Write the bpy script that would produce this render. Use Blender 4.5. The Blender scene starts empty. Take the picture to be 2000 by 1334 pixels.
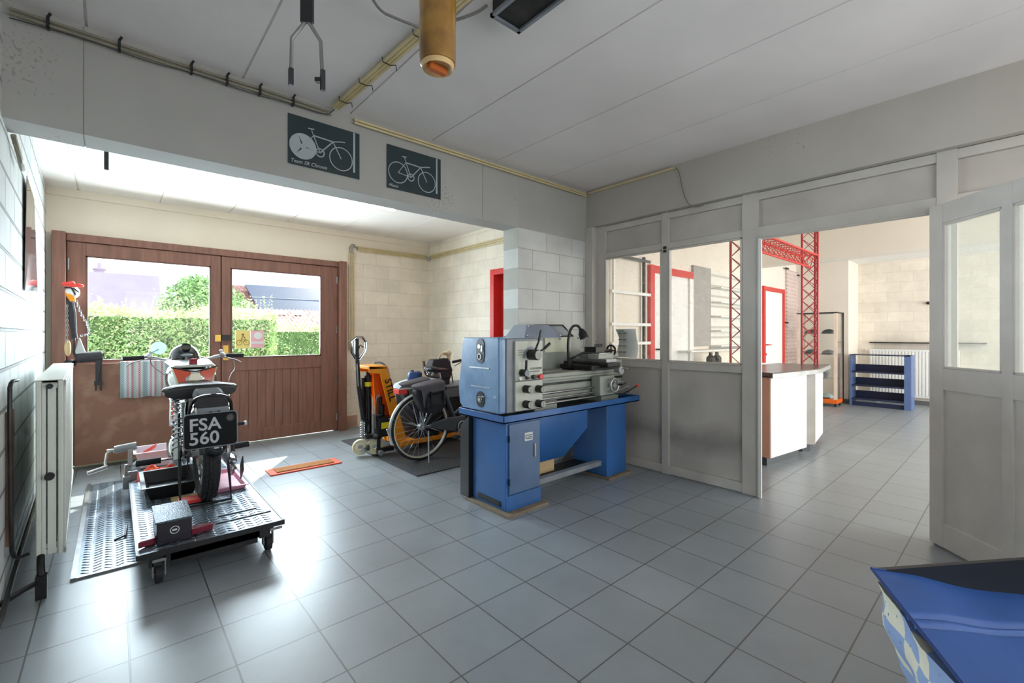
import bpy, bmesh, math, random
from mathutils import Vector, Matrix
random.seed(7)
PI = math.pi
# ------------------------------------------------------------------ camera, world, sun, exposure
scn = bpy.context.scene
COL = scn.collection
cd = bpy.data.cameras.new('camera'); cam = bpy.data.objects.new('camera', cd); COL.objects.link(cam)
cam.location = (0, 0, 1.377)
cam.rotation_euler = (PI/2, 0, -0.724)
cd.sensor_width = 36; cd.lens = 878.3/2000*36; cd.shift_y = -0.007
cd.clip_start = 0.02; cd.clip_end = 400
scn.camera = cam
scn.view_settings.view_transform = 'Standard'; scn.view_settings.look = 'None'
scn.view_settings.gamma = 1; scn.view_settings.use_curve_mapping = False
scn.view_settings.exposure = 0.0
w = bpy.data.worlds.new('world'); scn.world = w; w.use_nodes = True
bg = w.node_tree.nodes['Background']; bg.inputs[0].default_value = (0.80, 0.90, 1.0, 1); bg.inputs[1].default_value = 3.0
def lamp(name, typ, loc, energy, color=(1,1,1), size=None, size_y=None, look=None, spread=None):
    d = bpy.data.lights.new(name, typ); d.energy = energy; d.color = color
    o = bpy.data.objects.new(name, d); COL.objects.link(o); o.location = loc
    if typ == 'AREA':
        d.shape = 'RECTANGLE'; d.size = size; d.size_y = size_y
        if spread: d.spread = spread
    if look is not None: o.rotation_euler = Vector(look).to_track_quat('-Z', 'Y').to_euler()
    return o
sun = lamp('sun', 'SUN', (8, 14, 12), 13.0, (1, .95, .86), look=(-.45, -.68, -.757)); sun.data.angle = math.radians(.6)
lamp('daylight_garage_door', 'AREA', (0.95, 6.75, 1.75), 275, (.78, .89, 1), 2.6, 1.2, look=(0, -1, -.12))
lamp('added_fill_back', 'AREA', (1.9, -2.05, 1.7), 27, (1, .92, .84), 3.2, 1.4, look=(0, 1, .4))  # added fill behind the camera, set at an invented window opening
lamp('added_fill_showroom', 'AREA', (8.0, -2.9, 1.55), 235, (1, .96, .91), 6.6, 2.3, look=(-.05, 1, 0))  # unseen lamp added to brighten the showroom, at invented window openings
# ------------------------------------------------------------------ materials
def lin(c):
    return tuple(((v/255)/12.92 if v/255 <= .04045 else ((v/255+.055)/1.055)**2.4) for v in c) + (1,)
def N(nt, t, **kw):
    n = nt.nodes.new(t)
    for k, v in kw.items(): setattr(n, k, v)
    return n
MATS = {}
def mk(name, col, rough=.5, metal=0.0, var=0.08, vs=6.0, bump=0.0, bs=60.0, coat=0.0, spec=.5, col2=None, stretch=None, thr=None, specks=0):
    """plain surface with procedural variation; col2 mixes a second colour through noise"""
    m = bpy.data.materials.new(name); m.use_nodes = True; nt = m.node_tree
    p = nt.nodes['Principled BSDF']; p.inputs['Roughness'].default_value = rough; p.inputs['Metallic'].default_value = metal
    p.inputs['Coat Weight'].default_value = coat; p.inputs['Specular IOR Level'].default_value = spec
    c = lin(col)
    tc = N(nt, 'ShaderNodeTexCoord'); mp = N(nt, 'ShaderNodeMapping'); nt.links.new(tc.outputs['Object'], mp.inputs[0])
    if stretch: mp.inputs['Scale'].default_value = stretch
    nz = N(nt, 'ShaderNodeTexNoise'); nz.inputs['Scale'].default_value = vs; nz.inputs['Detail'].default_value = 6; nt.links.new(mp.outputs[0], nz.inputs['Vector'])
    cr = N(nt, 'ShaderNodeValToRGB'); e = cr.color_ramp.elements
    if col2 is None:
        e[0].color = tuple(v*(1-var*1.6) for v in c[:3])+(1,); e[1].color = tuple(min(1, v*(1+var)) for v in c[:3])+(1,)
        e[0].position = .3; e[1].position = .7
    else:
        e[0].color = c; e[1].color = lin(col2); t = thr or (.45, .6); e[0].position, e[1].position = t
    nt.links.new(nz.outputs[0], cr.inputs[0]); nt.links.new(cr.outputs[0], p.inputs['Base Color'])
    if bump:
        n2 = N(nt, 'ShaderNodeTexNoise'); n2.inputs['Scale'].default_value = bs; n2.inputs['Detail'].default_value = 4
        nt.links.new(mp.outputs[0], n2.inputs['Vector'])
        b = N(nt, 'ShaderNodeBump'); b.inputs['Strength'].default_value = bump; b.inputs['Distance'].default_value = .01
        nt.links.new(n2.outputs[0], b.inputs['Height']); nt.links.new(b.outputs[0], p.inputs['Normal'])
    if specks:
        vo = N(nt, 'ShaderNodeTexNoise'); vo.inputs['Scale'].default_value = 55; vo.inputs['Detail'].default_value = 4; nt.links.new(tc.outputs['Object'], vo.inputs['Vector'])
        big = N(nt, 'ShaderNodeTexNoise'); big.inputs['Scale'].default_value = 1.7; nt.links.new(tc.outputs['Object'], big.inputs['Vector'])
        mu = N(nt, 'ShaderNodeMath', operation='MULTIPLY'); nt.links.new(vo.outputs[0], mu.inputs[0]); nt.links.new(big.outputs[0], mu.inputs[1])
        rp = N(nt, 'ShaderNodeMapRange'); rp.inputs[1].default_value = .40; rp.inputs[2].default_value = .43; nt.links.new(mu.outputs[0], rp.inputs[0])
        mx = N(nt, 'ShaderNodeMix', data_type='RGBA'); sc = N(nt, 'ShaderNodeMath', operation='MULTIPLY'); sc.inputs[1].default_value = specks; nt.links.new(rp.outputs[0], sc.inputs[0])
        nt.links.new(sc.outputs[0], mx.inputs[0]); nt.links.new(cr.outputs[0], mx.inputs[6]); mx.inputs[7].default_value = lin((92, 86, 78)); nt.links.new(mx.outputs[2], p.inputs['Base Color'])
    MATS[name] = m; return m
def brick_mat(name, col, joint, bw, bh, ms, axis='X', off=.5, rough=.7, bump=.6, ox=0, oz=0, var=.05, dist=.006, dirt=None, sm=.4, top=None):
    """blocks or tiles mapped on world position; axis X: (x,z), Y: (y,z), F: floor (x,y)"""
    m = bpy.data.materials.new(name); m.use_nodes = True; nt = m.node_tree; L = nt.links.new
    p = nt.nodes['Principled BSDF']; p.inputs['Roughness'].default_value = rough
    g = N(nt, 'ShaderNodeNewGeometry'); s = N(nt, 'ShaderNodeSeparateXYZ'); L(g.outputs['Position'], s.inputs[0])
    c = N(nt, 'ShaderNodeCombineXYZ')
    L(s.outputs[{'X':0,'Y':1,'F':0}[axis]], c.inputs[0]); L(s.outputs[{'X':2,'Y':2,'F':1}[axis]], c.inputs[1])
    mp = N(nt, 'ShaderNodeMapping'); mp.inputs['Location'].default_value = (-ox, -oz, 0); L(c.outputs[0], mp.inputs[0])
    # slightly wandering joints
    nz0 = N(nt, 'ShaderNodeTexNoise'); nz0.inputs['Scale'].default_value = 14; L(g.outputs['Position'], nz0.inputs['Vector'])
    b = N(nt, 'ShaderNodeTexBrick'); b.offset = off; b.squash = 1
    b.inputs['Scale'].default_value = 1; b.inputs['Brick Width'].default_value = bw; b.inputs['Row Height'].default_value = bh
    b.inputs['Mortar Size'].default_value = ms; b.inputs['Mortar Smooth'].default_value = sm; b.inputs['Bias'].default_value = 0
    cl = lin(col); b.inputs['Color1'].default_value = tuple(v*(1+var) for v in cl[:3])+(1,); b.inputs['Color2'].default_value = tuple(v*(1-var) for v in cl[:3])+(1,)
    b.inputs['Mortar'].default_value = lin(joint)
    L(mp.outputs[0], b.inputs['Vector'])
    nz = N(nt, 'ShaderNodeTexNoise'); nz.inputs['Scale'].default_value = 2.2; nz.inputs['Detail'].default_value = 8; nz.inputs['Roughness'].default_value = .65
    L(g.outputs['Position'], nz.inputs['Vector'])
    cr = N(nt, 'ShaderNodeValToRGB'); cr.color_ramp.elements[0].color = (.88, .88, .87, 1) if dirt is None else dirt; cr.color_ramp.elements[1].color = (1.05, 1.05, 1.05, 1)
    cr.color_ramp.elements[0].position = .3; cr.color_ramp.elements[1].position = .6
    L(nz.outputs[0], cr.inputs[0])
    mx = N(nt, 'ShaderNodeMix', data_type='RGBA', blend_type='MULTIPLY'); mx.inputs[0].default_value = 1
    L(b.outputs['Color'], mx.inputs[6]); L(cr.outputs[0], mx.inputs[7]); L(mx.outputs[2], p.inputs['Base Color'])
    fine = N(nt, 'ShaderNodeTexNoise'); fine.inputs['Scale'].default_value = 70; L(g.outputs['Position'], fine.inputs['Vector'])
    inv = N(nt, 'ShaderNodeMath', operation='MULTIPLY_ADD'); L(b.outputs['Fac'], inv.inputs[0]); inv.inputs[1].default_value = -1
    fm = N(nt, 'ShaderNodeMath', operation='MULTIPLY'); L(fine.outputs[0], fm.inputs[0]); fm.inputs[1].default_value = .22 if axis != 'F' else .03
    L(fm.outputs[0], inv.inputs[2])
    bp = N(nt, 'ShaderNodeBump'); bp.inputs['Strength'].default_value = bump; bp.inputs['Distance'].default_value = dist
    L(inv.outputs[0], bp.inputs['Height']); L(bp.outputs[0], p.inputs['Normal'])
    if axis == 'F':
        p.inputs['Specular IOR Level'].default_value = .85
        rr = N(nt, 'ShaderNodeMapRange'); rr.inputs[1].default_value = .3; rr.inputs[2].default_value = .7; rr.inputs[3].default_value = rough-.02; rr.inputs[4].default_value = rough+.05
        L(nz.outputs[0], rr.inputs[0]); L(rr.outputs[0], p.inputs['Roughness'])
    MATS[name] = m; return m
def glass(name, tint=(.97, .99, .98), mixr=.0, gloss=.06, rough=.0, pattern=False):
    m = bpy.data.materials.new(name); m.use_nodes = True; nt = m.node_tree; L = nt.links.new
    for n in list(nt.nodes):
        if n.type != 'OUTPUT_MATERIAL': nt.nodes.remove(n)
    out = nt.nodes[0]
    t = N(nt, 'ShaderNodeBsdfTransparent'); t.inputs[0].default_value = tint+(1,)
    g = N(nt, 'ShaderNodeBsdfGlossy'); g.inputs['Roughness'].default_value = rough+.02
    lw = N(nt, 'ShaderNodeLayerWeight'); lw.inputs[0].default_value = .5
    pw = N(nt, 'ShaderNodeMath', operation='POWER'); L(lw.outputs['Facing'], pw.inputs[0]); pw.inputs[1].default_value = 5
    ma = N(nt, 'ShaderNodeMath', operation='MULTIPLY_ADD'); L(pw.outputs[0], ma.inputs[0]); ma.inputs[1].default_value = .8; ma.inputs[2].default_value = .012
    a = N(nt, 'ShaderNodeMixShader'); L(ma.outputs[0], a.inputs[0]); L(t.outputs[0], a.inputs[1]); L(g.outputs[0], a.inputs[2])
    last = a
    if pattern:
        tc = N(nt, 'ShaderNodeTexCoord')
        v = N(nt, 'ShaderNodeTexVoronoi'); v.feature = 'DISTANCE_TO_EDGE'; v.inputs['Scale'].default_value = 34; L(tc.outputs['Object'], v.inputs['Vector'])
        nz = N(nt, 'ShaderNodeTexNoise'); nz.inputs['Scale'].default_value = 18; L(tc.outputs['Object'], nz.inputs['Vector'])
        mth = N(nt, 'ShaderNodeMath', operation='LESS_THAN'); L(v.outputs['Distance'], mth.inputs[0]); mth.inputs[1].default_value = .045
        mt2 = N(nt, 'ShaderNodeMath', operation='GREATER_THAN'); L(nz.outputs[0], mt2.inputs[0]); mt2.inputs[1].default_value = .55
        mm = N(nt, 'ShaderNodeMath', operation='MULTIPLY'); L(mth.outputs[0], mm.inputs[0]); L(mt2.outputs[0], mm.inputs[1])
        m3 = N(nt, 'ShaderNodeMath', operation='MULTIPLY_ADD'); L(mm.outputs[0], m3.inputs[0]); m3.inputs[1].default_value = .14; m3.inputs[2].default_value = mixr
        d = N(nt, 'ShaderNodeBsdfTranslucent'); d.inputs[0].default_value = (.95, .95, .93, 1)
        b = N(nt, 'ShaderNodeMixShader'); L(m3.outputs[0], b.inputs[0]); L(a.outputs[0], b.inputs[1]); L(d.outputs[0], b.inputs[2]); last = b
    elif mixr:
        d = N(nt, 'ShaderNodeBsdfDiffuse'); d.inputs[0].default_value = (.85, .88, .88, 1)
        d2 = N(nt, 'ShaderNodeBsdfTranslucent'); d2.inputs[0].default_value = (.9, .93, .92, 1)
        dd = N(nt, 'ShaderNodeMixShader'); dd.inputs[0].default_value = .5; L(d.outputs[0], dd.inputs[1]); L(d2.outputs[0], dd.inputs[2])
        b = N(nt, 'ShaderNodeMixShader'); b.inputs[0].default_value = mixr; L(a.outputs[0], b.inputs[1]); L(dd.outputs[0], b.inputs[2]); last = b
    L(last.outputs[0], out.inputs[0])
    MATS[name] = m; return m
def pattern_mat(name, kind, cols, rough=.6, metal=0, scale=1.0):
    m = bpy.data.materials.new(name); m.use_nodes = True; nt = m.node_tree; L = nt.links.new
    p = nt.nodes['Principled BSDF']; p.inputs['Roughness'].default_value = rough; p.inputs['Metallic'].default_value = metal
    tc = N(nt, 'ShaderNodeTexCoord'); s = N(nt, 'ShaderNodeSeparateXYZ'); L(tc.outputs['Object'], s.inputs[0])
    if kind == 'stripes':          # towel: colour bands along x, small dashes along z
        mu = N(nt, 'ShaderNodeMath', operation='MULTIPLY'); L(s.outputs[0], mu.inputs[0]); mu.inputs[1].default_value = scale
        fr = N(nt, 'ShaderNodeMath', operation='FRACT'); L(mu.outputs[0], fr.inputs[0])
        cr = N(nt, 'ShaderNodeValToRGB'); cr.color_ramp.interpolation = 'CONSTANT'
        e = cr.color_ramp.elements; e[0].color = lin(cols[0])
        e[1].position = 1/len(cols); e[1].color = lin(cols[1])
        for i, c in enumerate(cols[2:], 2):
            x = e.new(i/len(cols)); x.color = lin(c)
        L(fr.outputs[0], cr.inputs[0])
        ch = N(nt, 'ShaderNodeTexChecker'); ch.inputs['Scale'].default_value = 90; L(tc.outputs['Object'], ch.inputs['Vector'])
        mx = N(nt, 'ShaderNodeMix', data_type='RGBA'); mx.inputs[0].default_value = .3
        ch.inputs['Color1'].default_value = (.9, .9, .88, 1); ch.inputs['Color2'].default_value = (.25, .3, .3, 1)
        L(cr.outputs[0], mx.inputs[6]); L(ch.outputs[0], mx.inputs[7]); L(mx.outputs[2], p.inputs['Base Color'])
    elif kind == 'tread':          # checker plate: raised short bars, two directions
        heights = []
        for k, ang in enumerate((.5, -.5)):
            mp = N(nt, 'ShaderNodeMapping'); mp.inputs['Rotation'].default_value = (0, 0, ang); mp.inputs['Scale'].default_value = (17, 36, 1)
            L(tc.outputs['Object'], mp.inputs[0])
            w_ = N(nt, 'ShaderNodeTexBrick'); w_.offset = .5; w_.inputs['Scale'].default_value = 1; w_.inputs['Brick Width'].default_value = 1; w_.inputs['Row Height'].default_value = 1
            w_.inputs['Mortar Size'].default_value = .22; w_.inputs['Mortar Smooth'].default_value = .6
            L(mp.outputs[0], w_.inputs['Vector']); heights.append(w_)
        st = N(nt, 'ShaderNodeMath', operation='MULTIPLY'); L(s.outputs[0], st.inputs[0]); st.inputs[1].default_value = 9
        fr = N(nt, 'ShaderNodeMath', operation='FRACT'); L(st.outputs[0], fr.inputs[0])
        gt = N(nt, 'ShaderNodeMath', operation='GREATER_THAN'); L(fr.outputs[0], gt.inputs[0]); gt.inputs[1].default_value = .5
        mx = N(nt, 'ShaderNodeMix'); L(gt.outputs[0], mx.inputs[0]); L(heights[0].outputs['Fac'], mx.inputs[2]); L(heights[1].outputs['Fac'], mx.inputs[3])
        b = N(nt, 'ShaderNodeBump'); b.inputs['Strength'].default_value = .9; b.inputs['Distance'].default_value = .004; b.invert = True
        L(mx.outputs[0], b.inputs['Height']); L(b.outputs[0], p.inputs['Normal'])
        cr = N(nt, 'ShaderNodeMix', data_type='RGBA'); L(mx.outputs[0], cr.inputs[0]); cr.inputs[6].default_value = lin(cols[0]); cr.inputs[7].default_value = lin(cols[1])
        L(cr.outputs[2], p.inputs['Base Color'])
    elif kind == 'patch':          # patchwork quilt
        mp = N(nt, 'ShaderNodeMapping'); mp.inputs['Scale'].default_value = (scale, scale, scale); mp.inputs['Rotation'].default_value = (0, 0, .5); L(tc.outputs['Object'], mp.inputs[0])
        v = N(nt, 'ShaderNodeTexChecker'); v.inputs['Scale'].default_value = 1; L(mp.outputs[0], v.inputs['Vector'])
        v.inputs['Color1'].default_value = lin(cols[0]); v.inputs['Color2'].default_value = lin(cols[1])
        nz = N(nt, 'ShaderNodeTexVoronoi'); nz.inputs['Scale'].default_value = 26; L(tc.outputs['Object'], nz.inputs['Vector'])
        lt = N(nt, 'ShaderNodeMath', operation='LESS_THAN'); L(nz.outputs['Distance'], lt.inputs[0]); lt.inputs[1].default_value = .13
        mx = N(nt, 'ShaderNodeMix', data_type='RGBA'); L(lt.outputs[0], mx.inputs[0]); L(v.outputs[0], mx.inputs[6]); mx.inputs[7].default_value = lin(cols[2]); L(mx.outputs[2], p.inputs['Base Color'])
    elif kind == 'slats':          # horizontal grooves
        mu = N(nt, 'ShaderNodeMath', operation='MULTIPLY'); L(s.outputs[2], mu.inputs[0]); mu.inputs[1].default_value = scale
        fr = N(nt, 'ShaderNodeMath', operation='FRACT'); L(mu.outputs[0], fr.inputs[0])
        gt = N(nt, 'ShaderNodeMath', operation='LESS_THAN'); L(fr.outputs[0], gt.inputs[0]); gt.inputs[1].default_value = .22
        cr = N(nt, 'ShaderNodeMix', data_type='RGBA'); L(gt.outputs[0], cr.inputs[0]); cr.inputs[6].default_value = lin(cols[0]); cr.inputs[7].default_value = lin(cols[1])
        L(cr.outputs[2], p.inputs['Base Color'])
    elif kind == 'rooftile':
        mp = N(nt, 'ShaderNodeMapping'); L(tc.outputs['Object'], mp.inputs[0]); mp.inputs['Rotation'].default_value = (0, 0, 0)
        b = N(nt, 'ShaderNodeTexBrick'); b.inputs['Scale'].default_value = scale; b.inputs['Color1'].default_value = lin(cols[0]); b.inputs['Color2'].default_value = lin(cols[1]); b.inputs['Mortar'].default_value = lin(cols[2])
        b.inputs['Brick Width'].default_value = .3; b.inputs['Row Height'].default_value = .3; b.inputs['Mortar Size'].default_value = .03
        L(mp.outputs[0], b.inputs['Vector']); L(b.outputs[0], p.inputs['Base Color'])
    MATS[name] = m; return m
m_floor = brick_mat('grey_floor_tiles', (140, 147, 152), (84, 84, 82), .333, .333, .0035, 'F', 0, rough=.33, bump=.5, ox=1.047, oz=1.825, var=.04, dist=.003, sm=.1, dirt=(.90, .90, .89, 1))
m_block_y = brick_mat('white_painted_blocks_side', (208, 213, 212), (150, 152, 148), .40, .20, .011, 'Y', bump=1.0, dist=.012)
m_block_mid = brick_mat('grey_white_painted_blocks', (205, 205, 200), (176, 173, 164), .40, .20, .0055, 'X', ox=2.97, oz=.03, bump=.35)
m_block_gar = brick_mat('cream_painted_blocks_end', (240, 227, 208), (224, 208, 186), .40, .20, .005, 'X', oz=.03, bump=.3)
m_block_gar_y = brick_mat('cream_painted_blocks_side', (240, 230, 213), (226, 212, 192), .40, .20, .005, 'Y', oz=.03, bump=.3)
m_block_show = brick_mat('cream_showroom_blocks', (238, 228, 213), (224, 212, 195), .40, .20, .005, 'Y', oz=.03, bump=.25)
m_plaster = mk('grey_white_plaster', (176, 174, 168), .85, var=.06, vs=1.6, bump=.12, bs=40, specks=.32)
m_plaster2 = mk('warm_white_plaster', (184, 178, 168), .85, var=.05, vs=1.6, bump=.1, bs=40, specks=.22)
m_cream = mk('cream_plaster', (238, 226, 206), .85, var=.03, vs=2, bump=.08, bs=40)
m_showwall = mk('showroom_cream_plaster', (238, 230, 216), .85, var=.02, vs=2)
m_white = mk('white_paint', (240, 240, 236), .6, var=.02)
m_ceil = mk('ceiling_slab_paint', (236, 230, 227), .8, var=.05, vs=1.2, bump=.05, bs=30)
m_ceil2 = mk('garage_ceiling_paint', (246, 242, 234), .8, var=.03, vs=1.2)
m_part = mk('dingy_white_wood_paint', (200, 194, 185), .55, var=.07, vs=3, bump=.06, bs=50)
m_part2 = mk('dingy_white_panel_paint', (192, 185, 176), .6, var=.10, vs=2.4, bump=.06, bs=50)
def grime(m, zc, zw, k):
    nt = m.node_tree; L = nt.links.new; p = nt.nodes['Principled BSDF']; src = p.inputs['Base Color'].links[0].from_socket
    g = N(nt, 'ShaderNodeNewGeometry'); s = N(nt, 'ShaderNodeSeparateXYZ'); L(g.outputs['Position'], s.inputs[0])
    nz = N(nt, 'ShaderNodeTexNoise'); nz.inputs['Scale'].default_value = 3; nz.inputs['Detail'].default_value = 6; L(g.outputs['Position'], nz.inputs['Vector'])
    ad = N(nt, 'ShaderNodeMath', operation='MULTIPLY_ADD'); L(nz.outputs[0], ad.inputs[0]); ad.inputs[1].default_value = .35; L(s.outputs[2], ad.inputs[2])
    su = N(nt, 'ShaderNodeMath', operation='SUBTRACT'); L(ad.outputs[0], su.inputs[0]); su.inputs[1].default_value = zc+.175
    ab = N(nt, 'ShaderNodeMath', operation='ABSOLUTE'); L(su.outputs[0], ab.inputs[0])
    mr = N(nt, 'ShaderNodeMapRange'); L(ab.outputs[0], mr.inputs[0]); mr.inputs[1].default_value = 0; mr.inputs[2].default_value = zw; mr.inputs[3].default_value = k; mr.inputs[4].default_value = 0
    mx = N(nt, 'ShaderNodeMix', data_type='RGBA'); L(mr.outputs[0], mx.inputs[0]); L(src, mx.inputs[6]); mx.inputs[7].default_value = lin((70, 68, 66)); L(mx.outputs[2], p.inputs['Base Color'])
grime(m_part2, .40, .17, .42)
m_door = mk('white_door_paint', (212, 205, 197), .55, var=.05, vs=5, bump=.12, bs=120)
m_wood = mk('reddish_brown_wood', (136, 94, 78), .5, var=.14, vs=5, stretch=(6, 6, .5), bump=.05, bs=30)
m_wood_d = mk('dark_brown_wood_frame', (106, 74, 66), .5, var=.12, vs=5, stretch=(4, 4, .5))
m_board = mk('scuffed_brown_board', (128, 88, 70), .55, vs=5, col2=(168, 134, 112), thr=(.5, .85), bump=.05)
m_black = mk('black_plastic', (24, 25, 28), .42, var=.1)
m_black_g = mk('gloss_black_enamel', (12, 13, 16), .12, var=.05, coat=.6)
m_rubber = mk('black_rubber', (30, 31, 33), .7, var=.15, vs=30)
m_tyre = mk('tyre_rubber', (38, 39, 41), .75, var=.2, vs=60, bump=.3, bs=70)
m_chrome = mk('chrome', (205, 208, 212), .14, 1, var=.04)
m_steel = mk('worn_steel', (150, 152, 152), .35, .9, var=.15, vs=12)
m_alu = mk('dull_aluminium', (178, 180, 180), .4, .8, var=.1)
m_darkmetal = mk('dark_oily_steel', (62, 62, 60), .4, .7, var=.2, vs=14)
m_tread = mk('worn_checker_plate_steel', (128, 140, 152), .3, .75, var=.25, vs=5)
m_rad = mk('radiator_enamel', (222, 226, 216), .35, var=.03)
m_blue = mk('blue_machine_paint', (44, 98, 160), .38, var=.12, vs=2.5, coat=.2)
m_blue_d = mk('worn_blue_grey_paint', (74, 104, 140), .35, var=.16, vs=3, coat=.2)
m_blue_end = mk('faded_light_blue_paint', (104, 138, 178), .32, vs=7, col2=(130, 162, 196), thr=(.35, .75), coat=.2)
m_green = mk('pale_grey_green_paint', (162, 167, 157), .4, var=.08, vs=7)
m_panel = mk('pale_grey_panel_paint', (196, 198, 184), .4, var=.05, vs=9)
m_greyp = mk('grey_machine_paint', (128, 134, 140), .4, var=.15, vs=6)
m_orange = mk('orange_enamel', (240, 150, 22), .35, var=.06)
m_orange_d = mk('deep_orange_enamel', (232, 104, 22), .4, var=.06)
m_yellow = mk('yellow_sticker', (245, 220, 30), .5, var=.02)
m_red = mk('red_gloss_paint', (214, 52, 46), .35, var=.05)
m_red_truss = mk('dark_red_truss_paint', (178, 40, 50), .35, var=.05)
m_redp = mk('red_plastic', (224, 66, 54), .4, var=.05)
m_maroon = mk('maroon_plastic', (118, 16, 42), .4, var=.05)
m_pink = mk('pale_pink_plastic', (232, 160, 185), .3, var=.12, vs=6)
m_whitepl = mk('translucent_white_plastic', (232, 226, 230), .35, var=.03)
m_cream_wheel = mk('cream_nylon', (222, 214, 180), .4, var=.04)
m_pvc = mk('yellowed_pvc_conduit', (216, 198, 150), .45, var=.07)
m_pvc_g = mk('grey_yellow_conduit', (138, 130, 110), .5, var=.1)
m_cable = mk('grey_cable', (120, 116, 112), .5)
m_amber = mk('amber_brown_plastic_wrap', (120, 78, 20), .25, vs=4, col2=(196, 150, 60), thr=(.4, .7), coat=.5)
m_cardb = mk('cardboard', (206, 178, 132), .8, var=.08)
m_poster = mk('dark_teal_poster_paper', (40, 56, 60), .35, var=.12, vs=2)
m_ink = mk('pale_grey_print', (168, 178, 180), .5, var=.05)
m_ink_d = mk('dark_print', (30, 28, 40), .5)
m_text = mk('silver_lettering', (176, 180, 184), .4, var=.02)
m_textb = mk('black_lettering', (22, 20, 18), .5, var=.02)
m_greytxt = mk('grey_lettering', (96, 98, 92), .5, var=.02)
m_bag = mk('black_nylon_fabric', (50, 48, 52), .8, var=.12, vs=20, bump=.2, bs=180)
m_bag2 = mk('grey_nylon_fabric', (98, 92, 96), .75, var=.1, vs=10, bump=.2, bs=180)
m_bin = mk('grey_plastic_bin', (112, 116, 118), .5, var=.05)
m_mat = mk('black_speckled_rubber', (44, 45, 48), .75, vs=90, col2=(98, 98, 100), thr=(.5, .6), bump=.6, bs=90)
m_coir = mk('brown_coir', (168, 112, 62), .95, var=.2, vs=60, bump=.5, bs=160)
m_omat = mk('orange_rubber_mat_edge', (226, 96, 66), .7, var=.12, vs=8)
m_towel = pattern_mat('striped_towel_cloth', 'stripes', ((120, 150, 165), (168, 196, 196), (190, 96, 116), (176, 200, 196), (178, 80, 108), (150, 184, 180), (196, 178, 168), (160, 70, 100), (170, 190, 188), (120, 135, 140)), .9, 0, 5.2)
m_quilt = pattern_mat('patchwork_quilt_cloth', 'patch', ((150, 172, 214), (232, 226, 206), (110, 128, 160)), .9, 0, 7)
m_tarp = mk('blue_nylon_sheet', (18, 76, 148), .5, var=.10, vs=3, bump=.5, bs=7)
m_glass = glass('clear_glass')
m_dglass = glass('garage_door_glass', (.96, .98, .97))
m_pglass = glass('figured_glass', (.99, .99, .97), .02, pattern=True)
m_oglass = glass('dusty_door_glass', (.92, .94, .93), .16, pattern=False)
m_mirror = glass('tinted_mirror_glass', (.60, .85, .85), .35)
m_shop_w = mk('white_laminate', (236, 238, 236), .3, var=.01)
m_shop_t = mk('dark_laminate_worktop', (92, 82, 80), .25, var=.05)
m_grey_pl = mk('grey_plinth', (84, 88, 92), .3, var=.05)
m_copper = mk('peach_beige_laminate', (214, 170, 146), .4, var=.04)
m_shelf = mk('slate_blue_laminate', (32, 42, 74), .45, var=.08)
m_shelf_l = mk('light_blue_laminate', (92, 114, 160), .45, var=.05)
m_slat = pattern_mat('grooved_pink_grey_slatwall', 'slats', ((224, 206, 198), (190, 160, 152)), .5, 0, 13)
m_slatw = pattern_mat('white_slatwall', 'slats', ((232, 230, 222), (196, 192, 184)), .5, 0, 6.2)
m_skirt = mk('grey_skirting_tile', (110, 112, 112), .4, var=.05)
m_leaf = mk('privet_leaf', (158, 196, 128), .5, var=.35, vs=3, spec=.3)
m_leaf2 = mk('pale_new_leaf', (220, 232, 180), .5, var=.25, vs=3, spec=.3)
m_core = mk('hedge_twigs', (92, 122, 72), .9, var=.3)
m_bark = mk('bark', (96, 78, 62), .9, var=.2)
m_gravel = mk('pale_gravel', (176, 170, 158), .9, var=.1, vs=20)
m_slate = mk('mauve_slate_roof', (172, 156, 170), .7, var=.05, vs=1, bump=.1, bs=8)
m_panel_pv = mk('blue_black_roof_panels', (62, 74, 100), .25, var=.08, vs=1)
m_rt = pattern_mat('red_clay_roof_tiles', 'rooftile', ((150, 96, 92), (128, 80, 78), (90, 60, 60)), .8, 0, 1.6)
m_rt2 = pattern_mat('pale_clay_roof_tiles', 'rooftile', ((226, 200, 188), (214, 182, 168), (178, 148, 138)), .8, 0, 1.2)
m_housew = mk('pale_house_render', (200, 190, 180), .9, var=.05)
m_brass = mk('brass', (200, 160, 80), .3, .8, var=.05)
m_skin = mk('scratched_plaster_patch', (188, 150, 128), .9, var=.2)
m_tank = mk('tank_orange_red', (226, 84, 52), .15, var=.05, coat=.6)
m_tank_c = mk('tank_cream', (226, 214, 176), .2, var=.03, coat=.4)
m_tank_g = mk('tank_silver_grey', (150, 154, 150), .25, .4, var=.06, coat=.4)
m_lampglass = mk('unlit_lamp_lens', (168, 168, 170), .2, var=.05)
m_tube = mk('tube_with_added_glow', (255, 240, 214), .3); _p = m_tube.node_tree.nodes['Principled BSDF']; _p.inputs['Emission Color'].default_value = (1, .90, .76, 1); _p.inputs['Emission Strength'].default_value = 15  # real tube lamp, but its glow is added to brighten the garage
m_paper = mk('white_paper', (214, 220, 224), .7, var=.04)
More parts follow.
